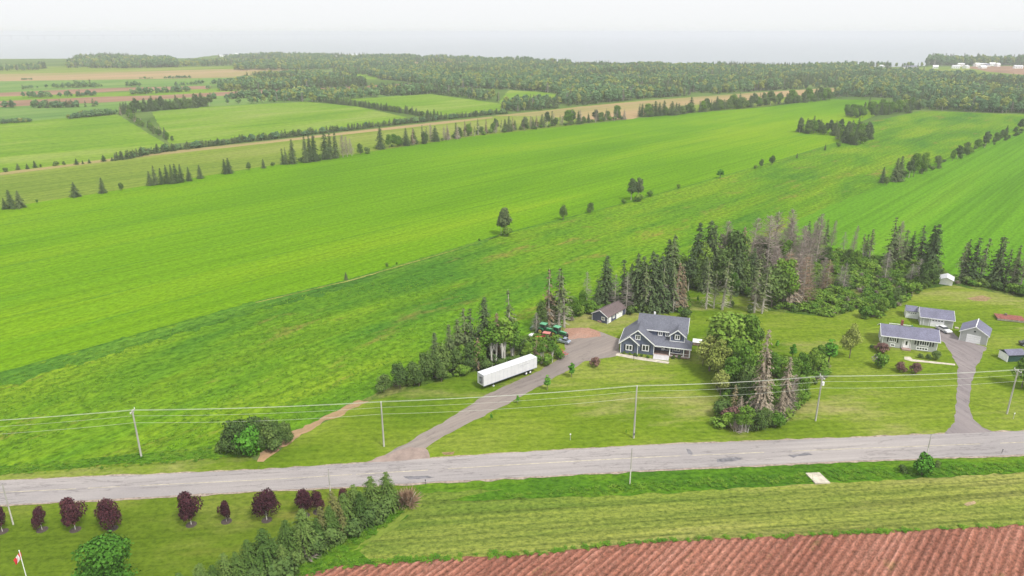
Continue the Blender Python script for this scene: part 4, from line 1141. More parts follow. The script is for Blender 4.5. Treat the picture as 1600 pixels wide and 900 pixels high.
def scatter(name, label, cat, pts, coll, ncoll):
    """pts: (x, y, z, scale, fat, rot, idx)"""
    me = bpy.data.meshes.new(name)
    me.from_pydata([(p[0], p[1], p[2]) for p in pts], [], [])
    for an, ix in (('sc', 3), ('fat', 4), ('rot', 5)):
        a = me.attributes.new(an, 'FLOAT', 'POINT')
        a.data.foreach_set('value', [float(p[ix]) for p in pts])
    a = me.attributes.new('idx', 'INT', 'POINT')
    a.data.foreach_set('value', [int(p[6]) for p in pts])
    o = link(bpy.data.objects.new(name, me))
    tag(o, label, cat, kind='stuff')
    ng = bpy.data.node_groups.new(name, 'GeometryNodeTree')
    ng.interface.new_socket('Geometry', in_out='INPUT', socket_type='NodeSocketGeometry')
    ng.interface.new_socket('Geometry', in_out='OUTPUT', socket_type='NodeSocketGeometry')
    gi = ng.nodes.new('NodeGroupInput'); go = ng.nodes.new('NodeGroupOutput')
    iop = ng.nodes.new('GeometryNodeInstanceOnPoints')
    ci = ng.nodes.new('GeometryNodeCollectionInfo')
    ci.inputs['Collection'].default_value = coll
    ci.inputs['Separate Children'].default_value = True
    ci.inputs['Reset Children'].default_value = True
    iop.inputs['Pick Instance'].default_value = True

    def att(nm, ty='FLOAT'):
        a_ = ng.nodes.new('GeometryNodeInputNamedAttribute'); a_.data_type = ty
        a_.inputs['Name'].default_value = nm
        return a_.outputs['Attribute']
    sc, ft, rt = att('sc'), att('fat'), att('rot')
    mu = ng.nodes.new('ShaderNodeMath'); mu.operation = 'MULTIPLY'
    ng.links.new(sc, mu.inputs[0]); ng.links.new(ft, mu.inputs[1])
    cs = ng.nodes.new('ShaderNodeCombineXYZ')
    ng.links.new(mu.outputs[0], cs.inputs[0]); ng.links.new(mu.outputs[0], cs.inputs[1]); ng.links.new(sc, cs.inputs[2])
    cr_ = ng.nodes.new('ShaderNodeCombineXYZ')
    ng.links.new(rt, cr_.inputs[2])
    ng.links.new(gi.outputs[0], iop.inputs['Points'])
    ng.links.new(ci.outputs[0], iop.inputs['Instance'])
    ng.links.new(att('idx', 'INT'), iop.inputs['Instance Index'])
    ng.links.new(cr_.outputs[0], iop.inputs['Rotation'])
    ng.links.new(cs.outputs[0], iop.inputs['Scale'])
    ng.links.new(iop.outputs[0], go.inputs[0])
    md = o.modifiers.new('scatter', 'NODES'); md.node_group = ng
    return o


far_protos = []
for s in (101, 102, 103):
    far_protos.append(merged(*P_broad(s, h=9, rad=3.6, n=330, clump=0.85, lobes=7, lo=0.12), 'far_leafy', F['far'], MAT['palebark']))
for s in (104, 105, 106):
    far_protos.append(merged(*P_spruce(s, h=10, rad=2.3, clump=0.8, whorls=13, nb=7), 'far_spruce', F['spruce'], MAT['bark']))
far_protos.append(merged(*P_broad(108, h=9, rad=3.4, n=330, clump=0.8, lobes=7, lo=0.2), 'far_leafy', F['olive'], MAT['palebark']))
far_protos.append(merged(*P_dead(107, h=10, rad=1.8, n=160, wd=0.12), 'far_snag', F['greytwig'], MAT['palebark']))
far_c = proto_collection('far_tree_kinds', far_protos)


def far_trees(name, label, polys, seed):
    r = random.Random(seed)
    pts = []
    for px, dens, conif, hmin, hmax in polys:
        for x, y in fill(px, dens, r):
            c = conif - 0.1 + 1.1 * noise.noise(Vector((x * 0.006, y * 0.006, 4)))
            g_ = noise.noise(Vector((x * 0.012, y * 0.012, 9)))
            if g_ < -0.42 and y < 1500: continue
            q = r.random()
            if q < 0.06: ix = 7; h = r.uniform(hmin, hmax) / 10
            elif r.random() < c: ix = r.randint(3, 5); h = r.uniform(hmin, hmax * 1.15) / 10
            else: ix = r.choice((0, 1, 2, 6)); h = r.uniform(hmin, hmax) / 9
            pts.append((x, y, 0, h * (1 + .4 * g_), r.uniform(.8, 1.25), r.uniform(0, 6.28), ix))
    return scatter(name, label, 'forest', pts, far_c, 8)


far_trees('forest', 'broad mixed forest filling the land between the far fields and the sea', [
    ([(560, 110), (800, 102), (960, 106), (1240, 107.5), (1340, 112), (1440, 117), (1500, 122), (1550, 127), (1600, 129), (1900, 133), (2000, 187), (1600, 178), (1440, 172), (1415, 166), (1350, 159), (1300, 152), (1312, 146), (1308, 136), (1160, 144), (1000, 155),
      (905, 165), (870, 161), (888, 151), (850, 144), (795, 140), (700, 138), (640, 128), (600, 125)], 38, 0.3, 7, 15)], 5)
far_trees('woodland', 'woodland band between the brown far fields, left of the forest', [
    ([(340, 142), (370, 132), (410, 121), (480, 118), (520, 122), (555, 127), (575, 135), (500, 138), (400, 143)], 45, 0.35, 9, 14),
    ([(430, 158), (470, 148), (560, 142), (650, 140), (760, 150), (785, 160), (672, 147), (560, 154), (500, 160)], 60, 0.4, 8, 13),
    ([(335, 165), (430, 158), (480, 157), (400, 162)], 60, 0.4, 6, 11),
    ([(520, 113), (640, 108), (640, 126), (600, 124), (560, 116)], 80, 0.4, 8, 14),
    ([(790, 160), (870, 161), (905, 166), (850, 172), (780, 177)], 65, 0.5, 7, 12)], 6)
far_trees('shore_woodland', 'hazy woodland along the distant shore', [
    ([(360, 110), (430, 98), (640, 99), (650, 104), (600, 107), (440, 110)], 90, 0.2, 10, 16), ([(335, 91), (420, 86), (640, 90), (800, 95), (900, 100), (800, 102), (640, 97), (400, 93)], 200, 0.3, 9, 14),
    ([(105, 106), (120, 94), (180, 92), (270, 97), (280, 105), (190, 107)], 90, 0.5, 12, 18), ([(280, 105), (300, 98), (400, 98), (440, 99), (370, 102)], 140, 0.2, 9, 14), ([(0, 107), (80, 105), (60, 110), (0, 111)], 150, 0.7, 8, 13),
    ([(1445, 103), (1450, 100.5), (1600, 100.5), (1900, 100.5), (1900, 102), (1600, 102), (1480, 102.5)], 90, 0.3, 17, 25), ([(1240, 107), (1300, 105.2), (1395, 105), (1395, 106), (1300, 108)], 90, 0.3, 10, 15), ([(1395, 105), (1450, 103.2), (1450, 104), (1400, 105.8)], 130, 0.3, 8, 12)], 7)
hr = random.Random(8)
pts = []
for path, n, kinds, hh, side in (([(0, 140), (100, 137), (260, 134), (420, 128)], 60, (0, 1, 3), (4, 11), 10), ([(0, 125), (190, 124), (300, 122)], 50, (0, 1), (3, 6), 5), ([(0, 153), (60, 152), (200, 148), (330, 140)], 60, (0, 1, 3), (5, 12), 9),
                                 ([(0, 167), (20, 168), (40, 166)], 4, (3,), (10, 12), 3), ([(50, 169), (100, 168), (170, 165)], 14, (3, 4), (9, 14), 3), ([(0, 193), (80, 188), (182, 178)], 60, (0, 1, 6), (3, 6), 5), ([(330, 155), (400, 152), (480, 147)], 30, (0, 3, 4), (8, 13), 8),
                                 ([(520, 141), (600, 140), (700, 140)], 34, (0, 3, 4), (8, 12), 10), ([(800, 172), (850, 170), (930, 168)], 12, (0, 3), (6, 10), 6)):
    for x, y in along(path, n * 3, hr, side):
        cl = noise.noise(Vector((x * 0.02, y * 0.02, 6)))
        if cl < -0.06: continue
        pts.append((x, y, 0, hr.uniform(*hh) / 10 * (.8 + cl), hr.uniform(1.0, 1.7), hr.uniform(0, 6.28), hr.choice(kinds + (0, 1, 2))))
scatter('hedgerow_trees', 'scattered hedgerow trees between the distant red and green strips', 'trees', pts, far_c, 7)

pts = []
for path, n in (([(180, 251), (250, 238), (330, 228), (460, 213), (600, 197), (700, 186), (790, 177)], 330),):
    for x, y in along(path, n, hr, 2.5):
        pts.append((x, y, 0, hr.uniform(3.5, 6.5) / 10, hr.uniform(1.3, 2.0), hr.uniform(0, 6.28), hr.choice((0, 3, 4, 5, 4, 5))))
scatter('low_hedge', 'long low dark spruce hedge along the far side of the pale pasture', 'hedge', pts, far_c, 7)

# undergrowth and tall grass
bush_c = proto_collection('bush_kinds', [P_broad(s, h=1.6, rad=1.3, n=220, clump=0.26, lobes=5, lo=0.02)[0].mesh('bush', f_) for s, f_ in ((121, F['broad']), (122, F['lime']), (123, F['dark']), (124, F['broad']))] +
                         [merged(*P_brush(125, h=1.5, rad=1.4, n=160), 'brush', F['twig'], MAT['bark'])])
r = random.Random(44)
pts = []
for px, dens in (([(1205, 484), (1255, 490), (1300, 496), (1345, 482), (1400, 464), (1435, 455), (1478, 440), (1455, 412), (1380, 412), (1262, 385), (1245, 430)], 2.6), ([(590, 612), (700, 590), (870, 548), (868, 525), (760, 545), (700, 570)], 3.0),
                 ([(900, 494), (1078, 486), (1078, 470), (930, 472), (885, 490)], 3.5), ([(1082, 450), (1110, 446), (1200, 462), (1230, 440), (1200, 410), (1100, 425)], 4), ([(1120, 612), (1125, 670), (1205, 672), (1252, 632), (1300, 575), (1200, 560), (1150, 560)], 3.0),
                 ([(1485, 442), (1600, 462), (1700, 500), (1700, 488), (1600, 450), (1490, 432)], 3.5), ([(1342, 500), (1370, 500), (1440, 455), (1430, 450), (1395, 462), (1350, 488)], 3)):
    for x, y in fill(px, dens, r):
        pts.append((x, y, 0.05, r.uniform(.5, 1.4), r.uniform(.8, 1.4), r.uniform(0, 6.28), r.choice((0, 0, 1, 1, 2, 3, 3, 4))))
scatter('undergrowth', 'low tangled undergrowth of bushes and bramble beneath the woods', 'undergrowth', pts, bush_c, 5)


def tuft_mesh(seed, h, n, spread):
    r = random.Random(seed); mb = MB()
    for _ in range(n):
        a = r.uniform(0, 6.28); q = r.random() * spread
        p = Vector((math.cos(a) * q, math.sin(a) * q, 0))
        t = p * 1.5 + Vector((r.uniform(-.25, .25), r.uniform(-.25, .25), h * r.uniform(.6, 1.1)))
        quad(mb, (p + t) * 0.5, Vector((r.uniform(-.6, .6), r.uniform(-.6, .6), 1)), r.uniform(.1, .22), r.uniform(.06, .12), r)
    return mb.mesh('tuft', F['tuft'])


tuft_c = proto_collection('tuft_kinds', [tuft_mesh(s, 0.55, 34, 0.45) for s in (1, 2, 3)])
pts = []
for px, dens, sc in (([(790, 774), (960, 757), (1300, 737), (1600, 722), (1800, 716), (1800, 730), (1600, 737), (1300, 752), (1100, 763), (960, 772), (800, 778), (745, 782)], 0.45, .7), ([(648, 786), (600, 826), (545, 862), (585, 876), (520, 888), (470, 920), (400, 975), (350, 985), (470, 885), (540, 832), (620, 790)], 0.5, .8),
                     ([(-60, 734), (0, 728), (230, 708), (350, 698), (380, 714), (350, 718), (0, 746), (-60, 750)], 0.9, .6), ([(530, 884), (590, 874), (850, 861), (1000, 845), (1400, 828), (1600, 820), (1700, 815), (1700, 818), (1400, 833), (1000, 850), (850, 868), (540, 889)], 0.5, .85)):
    for x, y in fill(px, dens, r):
        pts.append((x, y, 0.06, sc * r.uniform(.5, 1.3), r.uniform(.9, 1.5), r.uniform(0, 6.28), r.randrange(3)))
scatter('tall_grass', 'tall dark green grass growing in the ditches and field edges', 'grass', pts, tuft_c, 3)
# knee-high clover relief on the near part of the weedy field
clv = proto_collection('clover_kinds', [P_broad(s, h=0.5, rad=0.7, n=26, clump=0.24, lobes=3, lo=0.0)[0].mesh('clover', f_)
                                        for s, f_ in ((131, F['clover']), (132, F['clover']), (133, F['clover']))])
pts = []
for px, dens in (([(-60, 690), (0, 590), (400, 478), (560, 445), (700, 430), (800, 450), (690, 520), (580, 610), (450, 670), (360, 690), (0, 738), (-60, 742)], 1.5),):
    for x, y in fill(px, dens, r):
        d = noise.noise(Vector((x * 0.04, y * 0.06, 8))) + 0.5 * noise.noise(Vector((x * 0.2, y * 0.2, 2)))
        if d < -0.1: continue
        pts.append((x, y, 0.05, r.uniform(.25, 0.6), r.uniform(.8, 1.3), r.uniform(0, 6.28), r.choice((0, 0, 1, 2))))
scatter('clover_clumps', 'leafy dark clover clumps standing in the near weedy field', 'crop', pts, clv, 3)


# ------------------------------------------------------------------ buildings
def bx(name, m, parent, *b, bev=0):
    o = MB().box(*b).build(name, m, parent)
    if bev: bevel(o, bev)
    return o


def window(parent, x, y, z, wd, ht, bars=1, shutters=False, side='front', shut_mat=None):
    """window on a wall facing -y ('front') or +x ('right'); white frame > glass pane"""
    t = 0.15
    def B(mb, a0, a1, d0, d1, z0, z1):
        if side == 'front': mb.box(x + a0, x + a1, y - d1, y - d0, z0, z1)
        elif side == 'right': mb.box(x + d0, x + d1, y + a0, y + a1, z0, z1)
        else: mb.box(x - d1, x - d0, y + a0, y + a1, z0, z1)
    fr = MB()
    h2 = wd / 2
    B(fr, -h2 - t, -h2 + t * .3, .0, .08, z - t, z + ht + t)
    B(fr, h2 - t * .3, h2 + t, .0, .08, z - t, z + ht + t)
    B(fr, -h2 + t * .3, h2 - t * .3, .0, .08, z + ht - t * .3, z + ht + t)
    B(fr, -h2 + t * .3, h2 - t * .3, .0, .10, z - t, z + t * .3)
    for i in range(bars):
        c = -h2 + wd * (i + 1) / (bars + 1)
        B(fr, c - .08, c + .08, .0, .07, z + t * .3, z + ht - t * .3)
    f = fr.build('window', MAT['white'], parent)
    pn = MB(); B(pn, -h2 + t * .3, h2 - t * .3, .0, .03, z + t * .3, z + ht - t * .3)
    pn.build('pane', MAT['glass'], f)
    if shutters:
        for sx in (-1, 1):
            sh = MB()
            a = sx * (h2 + t + 0.19)
            B(sh, a - .17, a + .17, .0, .06, z - t, z + ht + t)
            sh.build('shutter', shut_mat or MAT['black'], parent)


# --- blue house
o = G(969.5, 550)
az = 106.6
bh = empty('blue_house', (o[0], o[1], 0.1), az)
tag(bh, 'large slate blue house with grey gabled roof, white trim and covered front porch', 'house')
WL = MAT['bluewall']; RF = MAT['roof_b']; WH = MAT['white']
fy = 0.2
# wing (front gable), main block, front gable dormer, set-back dormer wall
MB().prism([(0, 0), (8.8, 0), (8.8, 3.1), (4.4, 6.75), (0, 3.1)], 'y', fy, 9.6).build('wall', WL, bh)
MB().prism([(0.05, 0), (4.6, 0), (4.6, 3.1), (2.32, 4.95), (0.05, 3.1)], 'y', fy - 0.8, fy - 0.003).build('wall', WL, bh)
MB().prism([(2.9, 0), (2.9, 3.3), (4.7, 3.7), (4.7, 5.3), (9.05, 8.1), (13.4, 5.15), (13.4, 0)], 'x', 8.803, 16.8).build('wall', WL, bh)
MB().prism([(4.7, 3.0), (4.7, 5.3), (9.05, 8.1), (13.4, 5.15), (13.4, 0.0), (9.65, 0.0)], 'x', 3.8, 8.80).build('wall', WL, bh)
MB().prism([(12.75, 2.0), (16.45, 2.0), (16.45, 5.3), (14.6, 6.85), (12.75, 5.3)], 'y', 2.75, 6.5).build('wall', WL, bh)
# roofs
def gable_y(xl, xr, xm, ze, zp, y0, y1, m=RF, t=0.16, nm='roof', par=bh):
    MB().slab([(xl, y0, ze), (xm, y0, zp), (xm, y1, zp), (xl, y1, ze)], t).build(nm, m, par)
    MB().slab([(xm + .003, y0, zp), (xr, y0, ze), (xr, y1, ze), (xm + .003, y1, zp)], t).build(nm, m, par)
def gable_x(yl, yr, ym, ze, zp, x0, x1, m=RF, t=0.16, nm='roof', par=bh, ze2=None):
    MB().slab([(x0, yl, ze), (x1, yl, ze), (x1, ym, zp), (x0, ym, zp)], t).build(nm, m, par)
    MB().slab([(x0, ym + .003, zp), (x1, ym + .003, zp), (x1, yr, ze2 or ze), (x0, yr, ze2 or ze)], t).build(nm, m, par)
gable_y(-0.5, 9.3, 4.4, 2.95, 6.98, fy - 0.45, 9.9)
gable_y(-0.48, 5.1, 2.32, 2.97, 5.25, fy - 1.2, fy - 0.46)
MB().slab([(2.32, fy - 0.46, 5.25), (5.1, fy - .46, 2.97), (4.95, fy + 0.3, 3.1), (2.32, fy + 1.8, 5.25)], 0.14).build('roof', RF, bh)
gable_x(4.4, 13.9, 9.05, 5.5, 8.35, 3.45, 17.15)
gable_y(12.3, 16.95, 14.62, 5.25, 7.15, 2.4, 7.6)
# porch roof wrapping the right corner
MB().slab([(9.31, -0.1, 3.0), (18.6, -0.1, 3.0), (16.82, 2.74, 3.56), (16.82, 4.69, 3.95), (9.31, 4.69, 3.95)], 0.14).build('roof', RF, bh)
MB().slab([(18.6, -0.1, 2.995), (18.6, 5.2, 2.995), (16.83, 5.2, 3.56), (16.83, 2.74, 3.555)], 0.14).build('roof', RF, bh)
MB().slab([(7.9, 1.5, 3.6), (9.3, 0.2, 3.02), (9.3, 4.69, 3.94), (7.3, 4.69, 4.2)], 0.1).build('roof', RF, bh)
# white trim: fascia, rakes, corner boards
def rake(xa, za, xb, zb, y, th=0.32):
    MB().slab([(xa, y - .07, za), (xb, y - .07, zb), (xb, y, zb), (xa, y, za)], th).build('rake_board', WH, bh)
rake(-0.52, 2.98, 4.4, 7.0, fy - .46); rake(4.4, 7.0, 9.32, 2.98, fy - .46)
rake(-0.5, 2.98, 2.32, 5.27, fy - 1.21); rake(2.32, 5.27, 5.12, 2.98, fy - 1.21)
rake(12.28, 5.26, 14.62, 7.17, 2.39); rake(14.62, 7.17, 16.97, 5.26, 2.39)
bx('fascia', WH, bh, 9.33, 18.62, -.17, -.105, 2.78, 3.02)
bx('fascia', WH, bh, 5.2, 12.3, 4.32, 4.395, 5.28, 5.52)
MB().slab([(17.155, 4.4, 5.51), (17.22, 4.4, 5.51), (17.22, 9.05, 8.37), (17.155, 9.05, 8.37)], .22).build('rake_board', WH, bh)
MB().slab([(-.57, fy - .4, 2.97), (-.505, fy - .4, 2.97), (-.505, 9.9, 2.97), (-.57, 9.9, 2.97)], .2).build('fascia', WH, bh)
for cx, cy, z0, z1 in ((0.0, fy - .83, 0, 3), (4.55, fy - .83, 0, 3), (8.75, fy - .03, 0, 3.05), (12.7, 2.72, 3.9, 5.2), (16.42, 2.72, 3.9, 5.2)):
    bx('corner_board', WH, bh, cx - .02, cx + .14, cy - .02, cy + .1, z0, z1)
bx('trim_board', WH, bh, 12.6, 16.6, 2.68, 2.74, 3.6, 3.76)
window(bh, 2.3, fy - .8, 1.1, 1.5, 1.35, 1, True)
window(bh, 6.6, fy, 1.1, 1.6, 1.5, 1, True)
window(bh, 4.4, fy, 4.1, 1.1, 1.15, 1)
window(bh, 14.6, 2.75, 4.35, 1.1, 1.15, 1, True)
window(bh, 9.9, 4.7, 4.15, .95, .95, 1); window(bh, 11.9, 4.7, 4.15, .95, .95, 1)
bx('shutter', MAT['black'], bh, 9.05, 9.3, 4.63, 4.69, 4.1, 5.15); bx('shutter', MAT['black'], bh, 10.5, 10.75, 4.63, 4.69, 4.1, 5.15)
bx('shutter', MAT['black'], bh, 11.1, 11.35, 4.63, 4.69, 4.1, 5.15)
window(bh, 9.9, 2.9, 1.4, 1.0, 1.0, 0); window(bh, 11.9, 2.9, .9, .9, 1.6, 0)
# bay window under the porch
MB().prism([(13.6, 0.5), (15.9, 0.5), (15.9, 2.7), (13.6, 2.7)], 'y', 2.1, 2.897).build('bay_window', WL, bh)
window(bh, 14.75, 2.1, 1.3, 1.4, 1.1, 1)
for cx in (13.55, 15.85): bx('corner_board', WH, bh, cx, cx + .1, 2.05, 2.15, .5, 2.6)
d = bx('front_door', MAT['white'], bh, 10.6, 11.3, 2.84, 2.9, .55, 2.4)
bx('pane', MAT['glass'], d, 10.8, 11.1, 2.82, 2.84, 1.3, 2.2)
bx('porch_floor', MAT['deck'], bh, 8.85, 18.3, 0.1, 2.85, .15, .5)
bx('porch_floor', MAT['deck'], bh, 16.9, 18.3, 2.86, 5.3, .15, .5)
for px_ in (13.0, 16.6, 18.15): bx('porch_post', WH, bh, px_ - .12, px_ + .12, 0.12, .36, .5, 2.86)
bx('porch_post', WH, bh, 18.03, 18.27, 5.0, 5.24, .5, 2.86)
for y_, x0, x1 in ((0.22, 13.13, 16.47), (.22, 16.73, 18.0)):
    bx('porch_rail', WH, bh, x0, x1, y_, y_ + .06, 1.25, 1.33)
    bx('porch_rail', WH, bh, x0, x1, y_, y_ + .06, .55, .62)
for i in range(5):
    bx('step', MAT['step'], bh, 8.9, 13.0, 0.1 - .45 * (i + 1), 0.095 - .45 * i, 0.0, .43 - .085 * i)
bx('shed_deck', MAT['deck'], bh, 7.2, 12.0, 13.5, 16.4, 0.2, 3.3)
for q in ((7.8, 15.9), (11.4, 15.9)):
    bx('deck_post', WH, bh, q[0], q[0] + .12, q[1], q[1] + .12, 3.3, 4.2)
MB().tube((7.6, 10.0, 7.4), (7.6, 10.0, 8.7), .25, .25, 8).build('vent_pipe', MAT['white'], bh)

# lamp post and white pad by the blue house
x, y = G(990, 564)
lp = empty('lamp_post', (x, y, 0.1)); tag(lp, 'small dark lamp post beside the front path of the blue house', 'lamp post')
MB().tube((0, 0, 0), (0, 0, 1.3), .06, .05, 8).build('post', MAT['black'], lp)
bx('lantern', MAT['black'], lp, -.15, .15, -.15, .15, 1.3, 1.65, bev=.04)
x, y = G(1090, 538)
ht = empty('hot_tub', (x, y, 0.1), 106); tag(ht, 'square white covered hot tub right of the blue house porch', 'hot tub')
bx('tub', MAT['deck'], ht, -1.3, 1.3, -1.2, 1.2, 0, .85, bev=.06)
bx('cover', MAT['white'], ht, -1.4, 1.4, -1.3, 1.3, .85, 1.0, bev=.05)

# --- navy shed
o = G(925, 500)
sh = empty('navy_shed', (o[0], o[1], 0.1), 129); sh.scale.z = 1.08; tag(sh, 'long navy shed with brown roof and white doors left of the blue house', 'shed')
MB().prism([(0, 0), (5.4, 0), (5.4, 2.0), (2.7, 3.3), (0, 2.0)], 'y', 0, 10.4).build('wall', MAT['blueside'], sh)
gable_y(-.3, 5.7, 2.7, 1.98, 3.5, -.25, 10.6, MAT['roof_br'], .12, 'roof', sh)
for a in ((-.3, 2.0, 2.7, 3.52), (2.7, 3.52, 5.7, 2.0)):
    MB().slab([(a[0], -.32, a[1]), (a[2], -.32, a[3]), (a[2], -.255, a[3]), (a[0], -.255, a[1])], .18).build('rake_board', WH, sh)
bx('corner_board', WH, sh, -.03, .12, -.04, .1, 0, 2); bx('corner_board', WH, sh, 5.3, 5.44, -.04, .1, 0, 2)
bx('corner_board', WH, sh, 5.3, 5.44, 10.32, 10.43, 0, 2)
window(sh, 3.9, 0, .9, .9, .7, 1)
window(sh, 5.4, 3.5, .9, .9, .8, 1, side='right')
for y0, y1 in ((.5, 2.0), (5.0, 6.7), (6.8, 8.5)):
    d = bx('door', WH, sh, 5.4, 5.46, y0, y1, .05, 1.85)
    if y0 > 3: bx('pane', MAT['glass'], d, 5.46, 5.48, (y0 + y1) / 2 - .2, (y0 + y1) / 2 + .2, 1.2, 1.6)
bx('flower_box', MAT['deck'], sh, 2.2, 3.4, -.5, -.1, 0, .4)

# --- white bungalow
o = G(1377, 541)
bg_ = empty('bungalow', (o[0], o[1], 0.1), 109.5); bg_.scale.z = 1.16; tag(bg_, 'low pale grey split level bungalow with blue grey roof and black shutters', 'house')
GW = MAT['greywall']; RG = MAT['roof_g']
MB().prism([(0, 0), (0, 2.85), (3.75, 4.3), (7.5, 2.85), (7.5, 0)], 'x', 0, 13.4).build('wall', GW, bg_)
gable_x(-.55, 8.05, 3.75, 2.82, 4.55, -.6, 13.9, RG, .14, 'roof', bg_)
bx('fascia', WH, bg_, -.6, 13.9, -.62, -.553, 2.66, 2.84)
for xx in (-.665, 13.9):
    MB().slab([(xx, -.6, 2.83), (xx + .06, -.6, 2.83), (xx + .06, 3.75, 4.57), (xx, 3.75, 4.57)], .2).build('rake_board', WH, bg_)
    MB().slab([(xx, 3.753, 4.57), (xx + .06, 3.753, 4.57), (xx + .06, 8.05, 2.83), (xx, 8.05, 2.83)], .2).build('rake_board', WH, bg_)
for cx in (-.03, 13.3): bx('corner_board', WH, bg_, cx, cx + .14, -.04, .1, 0, 2.7)
window(bg_, 2.5, 0, 1.45, 1.7, 1.0, 3, True); window(bg_, 10.2, 0, 1.45, 2.2, 1.05, 3, True)
bx('shutter', MAT['black'], bg_, 12.2, 12.5, -.06, 0, 1.4, 2.5); bx('shutter', MAT['black'], bg_, 7.9, 8.2, -.06, 0, 1.4, 2.5)
window(bg_, 2.7, 0, .35, .9, .45, 0); window(bg_, 9.9, 0, .3, 2.6, .5, 3)
for cx in (4.9, 6.9): bx('porch_pilaster', WH, bg_, cx, cx + .12, -.2, 0, .3, 2.65)
dr = bx('front_door', WH, bg_, 5.2, 6.75, -.08, -.002, .35, 2.3)
bx('pane', MAT['glass'], dr, 5.75, 6.2, -.1, -.08, 1.0, 2.0)
bx('doorstep', MAT['deck'], bg_, 4.9, 7.1, -1.3, -.09, 0, .3)
bx('meter_box', WH, bg_, -.35, -.002, 2.2, 2.8, .5, 1.2)
bx('chimney', MAT['brick'], bg_, 4.6, 5.2, 4.5, 5.1, 3.9, 5.6)
bx('rear_deck', WH, bg_, 3.0, 9.0, 8.1, 12.0, 1.2, 1.4)
for q in (3.05, 5.9, 8.85): bx('deck_post', WH, bg_, q, q + .1, 11.85, 11.95, 0, 2.2)
bx('deck_rail', WH, bg_, 3.0, 9.0, 11.9, 11.96, 2.2, 2.3)
x, y = G(1425, 511, 2.6)
um = empty('patio_umbrella', (x, y, 0.1)); tag(um, 'closed dark green patio umbrella on the deck behind the bungalow', 'umbrella')
MB().tube((0, 0, 1.0), (0, 0, 3.2), .04, .04, 6).build('pole', WH, um)
MB().tube((0, 0, 2.0), (0, 0, 3.1), .9, .05, 8).build('canopy', MAT['tgreen'], um)

# --- long garage with lean-to
o = G(1437, 508)
lg = empty('garage', (o[0], o[1], 0.1), 112); lg.scale.z = 1.12; tag(lg, 'long pale grey garage with white overhead door and a lower annex, behind the bungalow', 'garage')
MB().prism([(0, 0), (0, 2.35), (4.0, 3.6), (8.0, 2.35), (8.0, 0)], 'x', 0, 8.4).build('wall', GW, lg)
gable_x(-.35, 8.35, 4.0, 2.33, 3.8, -.35, 8.75, RG, .12, 'roof', lg)
bx('fascia', WH, lg, -.35, 8.75, -.41, -.355, 2.2, 2.35)
for xx in (-.41, 8.752):
    MB().slab([(xx, -.4, 2.35), (xx + .05, -.4, 2.35), (xx + .05, 4.0, 3.83), (xx, 4.0, 3.83)], .18).build('rake_board', WH, lg)
od = bx('overhead_door', WH, lg, 2.6, 6.1, -.07, -.002, .02, 2.05)
for k in range(4): bx('pane', MAT['glass'], od, 3.0 + .75 * k, 3.45 + .75 * k, -.09, -.07, 1.6, 1.85)
for z in (.55, 1.05, 1.55): bx('door_seam', MAT['greywall'], od, 2.62, 6.08, -.075, -.07, z, z + .03)
for cx in (.75, 2.2): bx('door_frame', WH, lg, cx, cx + .1, -.08, 0, 0, 2.1)
for cx in (-.03, 8.3): bx('corner_board', WH, lg, cx, cx + .12, -.04, .08, 0, 2.2)
MB().prism([(4.9, 0), (4.9, 2.1), (6.9, 2.9), (9.2, 2.1), (9.2, 0)], 'x', -3.4, -.003).build('annex_wall', WH, lg)
gable_x(4.6, 9.5, 6.9, 2.08, 3.05, -3.65, -.42, RG, .1, 'roof', lg)
ad_ = bx('overhead_door', WH, lg, -3.0, -.5, 4.83, 4.898, .02, 1.8)
for k in range(4): bx('pane', MAT['glass'], ad_, -2.8 + .58 * k, -2.45 + .58 * k, 4.81, 4.83, 1.4, 1.6)

# --- detached garage
o = G(1498, 532)
dg = empty('garage', (o[0], o[1], 0.1), 126.5); dg.scale.z = 1.2; tag(dg, 'small detached pale grey garage with front gable at the end of the drive', 'garage')
MB().prism([(0, 0), (6.6, 0), (6.6, 2.4), (3.3, 3.95), (0, 2.4)], 'y', 0, 6.8).build('wall', GW, dg)
gable_y(-.35, 6.95, 3.3, 2.36, 4.15, -.3, 7.1, RG, .12, 'roof', dg)
for a in ((-.38, 2.38, 3.3, 4.18), (3.3, 4.18, 6.98, 2.38)):
    MB().slab([(a[0], -.37, a[1]), (a[2], -.37, a[3]), (a[2], -.305, a[3]), (a[0], -.305, a[1])], .2).build('rake_board', WH, dg)
od = bx('overhead_door', WH, dg, 1.6, 5.0, -.06, -.002, .02, 2.0)
for z in (.5, 1.0, 1.5): bx('door_seam', MAT['greywall'], od, 1.62, 4.98, -.066, -.06, z, z + .03)
bx('ridge_cap', WH, dg, 3.2, 3.4, -.3, 7.1, 4.14, 4.2)
bx('vent', MAT['black'], dg, 3.1, 3.5, -.04, -.002, 2.7, 3.05)
for cx in (-.03, 6.5): bx('corner_board', WH, dg, cx, cx + .13, -.04, .1, 0, 2.3)

# --- small white shed
o = G(1467, 444)
ws = empty('white_shed', (o[0], o[1], 0.1), 122); tag(ws, 'tiny white garden shed at the edge of the woods behind the bungalow', 'shed')
MB().prism([(0, 0), (3.9, 0), (3.9, 1.9), (1.95, 2.6), (0, 1.9)], 'y', 0, 4.8).build('wall', WH, ws)
gable_y(-.35, 4.25, 1.95, 1.85, 2.8, -.6, 5.1, MAT['tinroof'], .1, 'roof', ws)
bx('door', MAT['white'], ws, .8, 3.1, -.06, -.002, .05, 1.75)
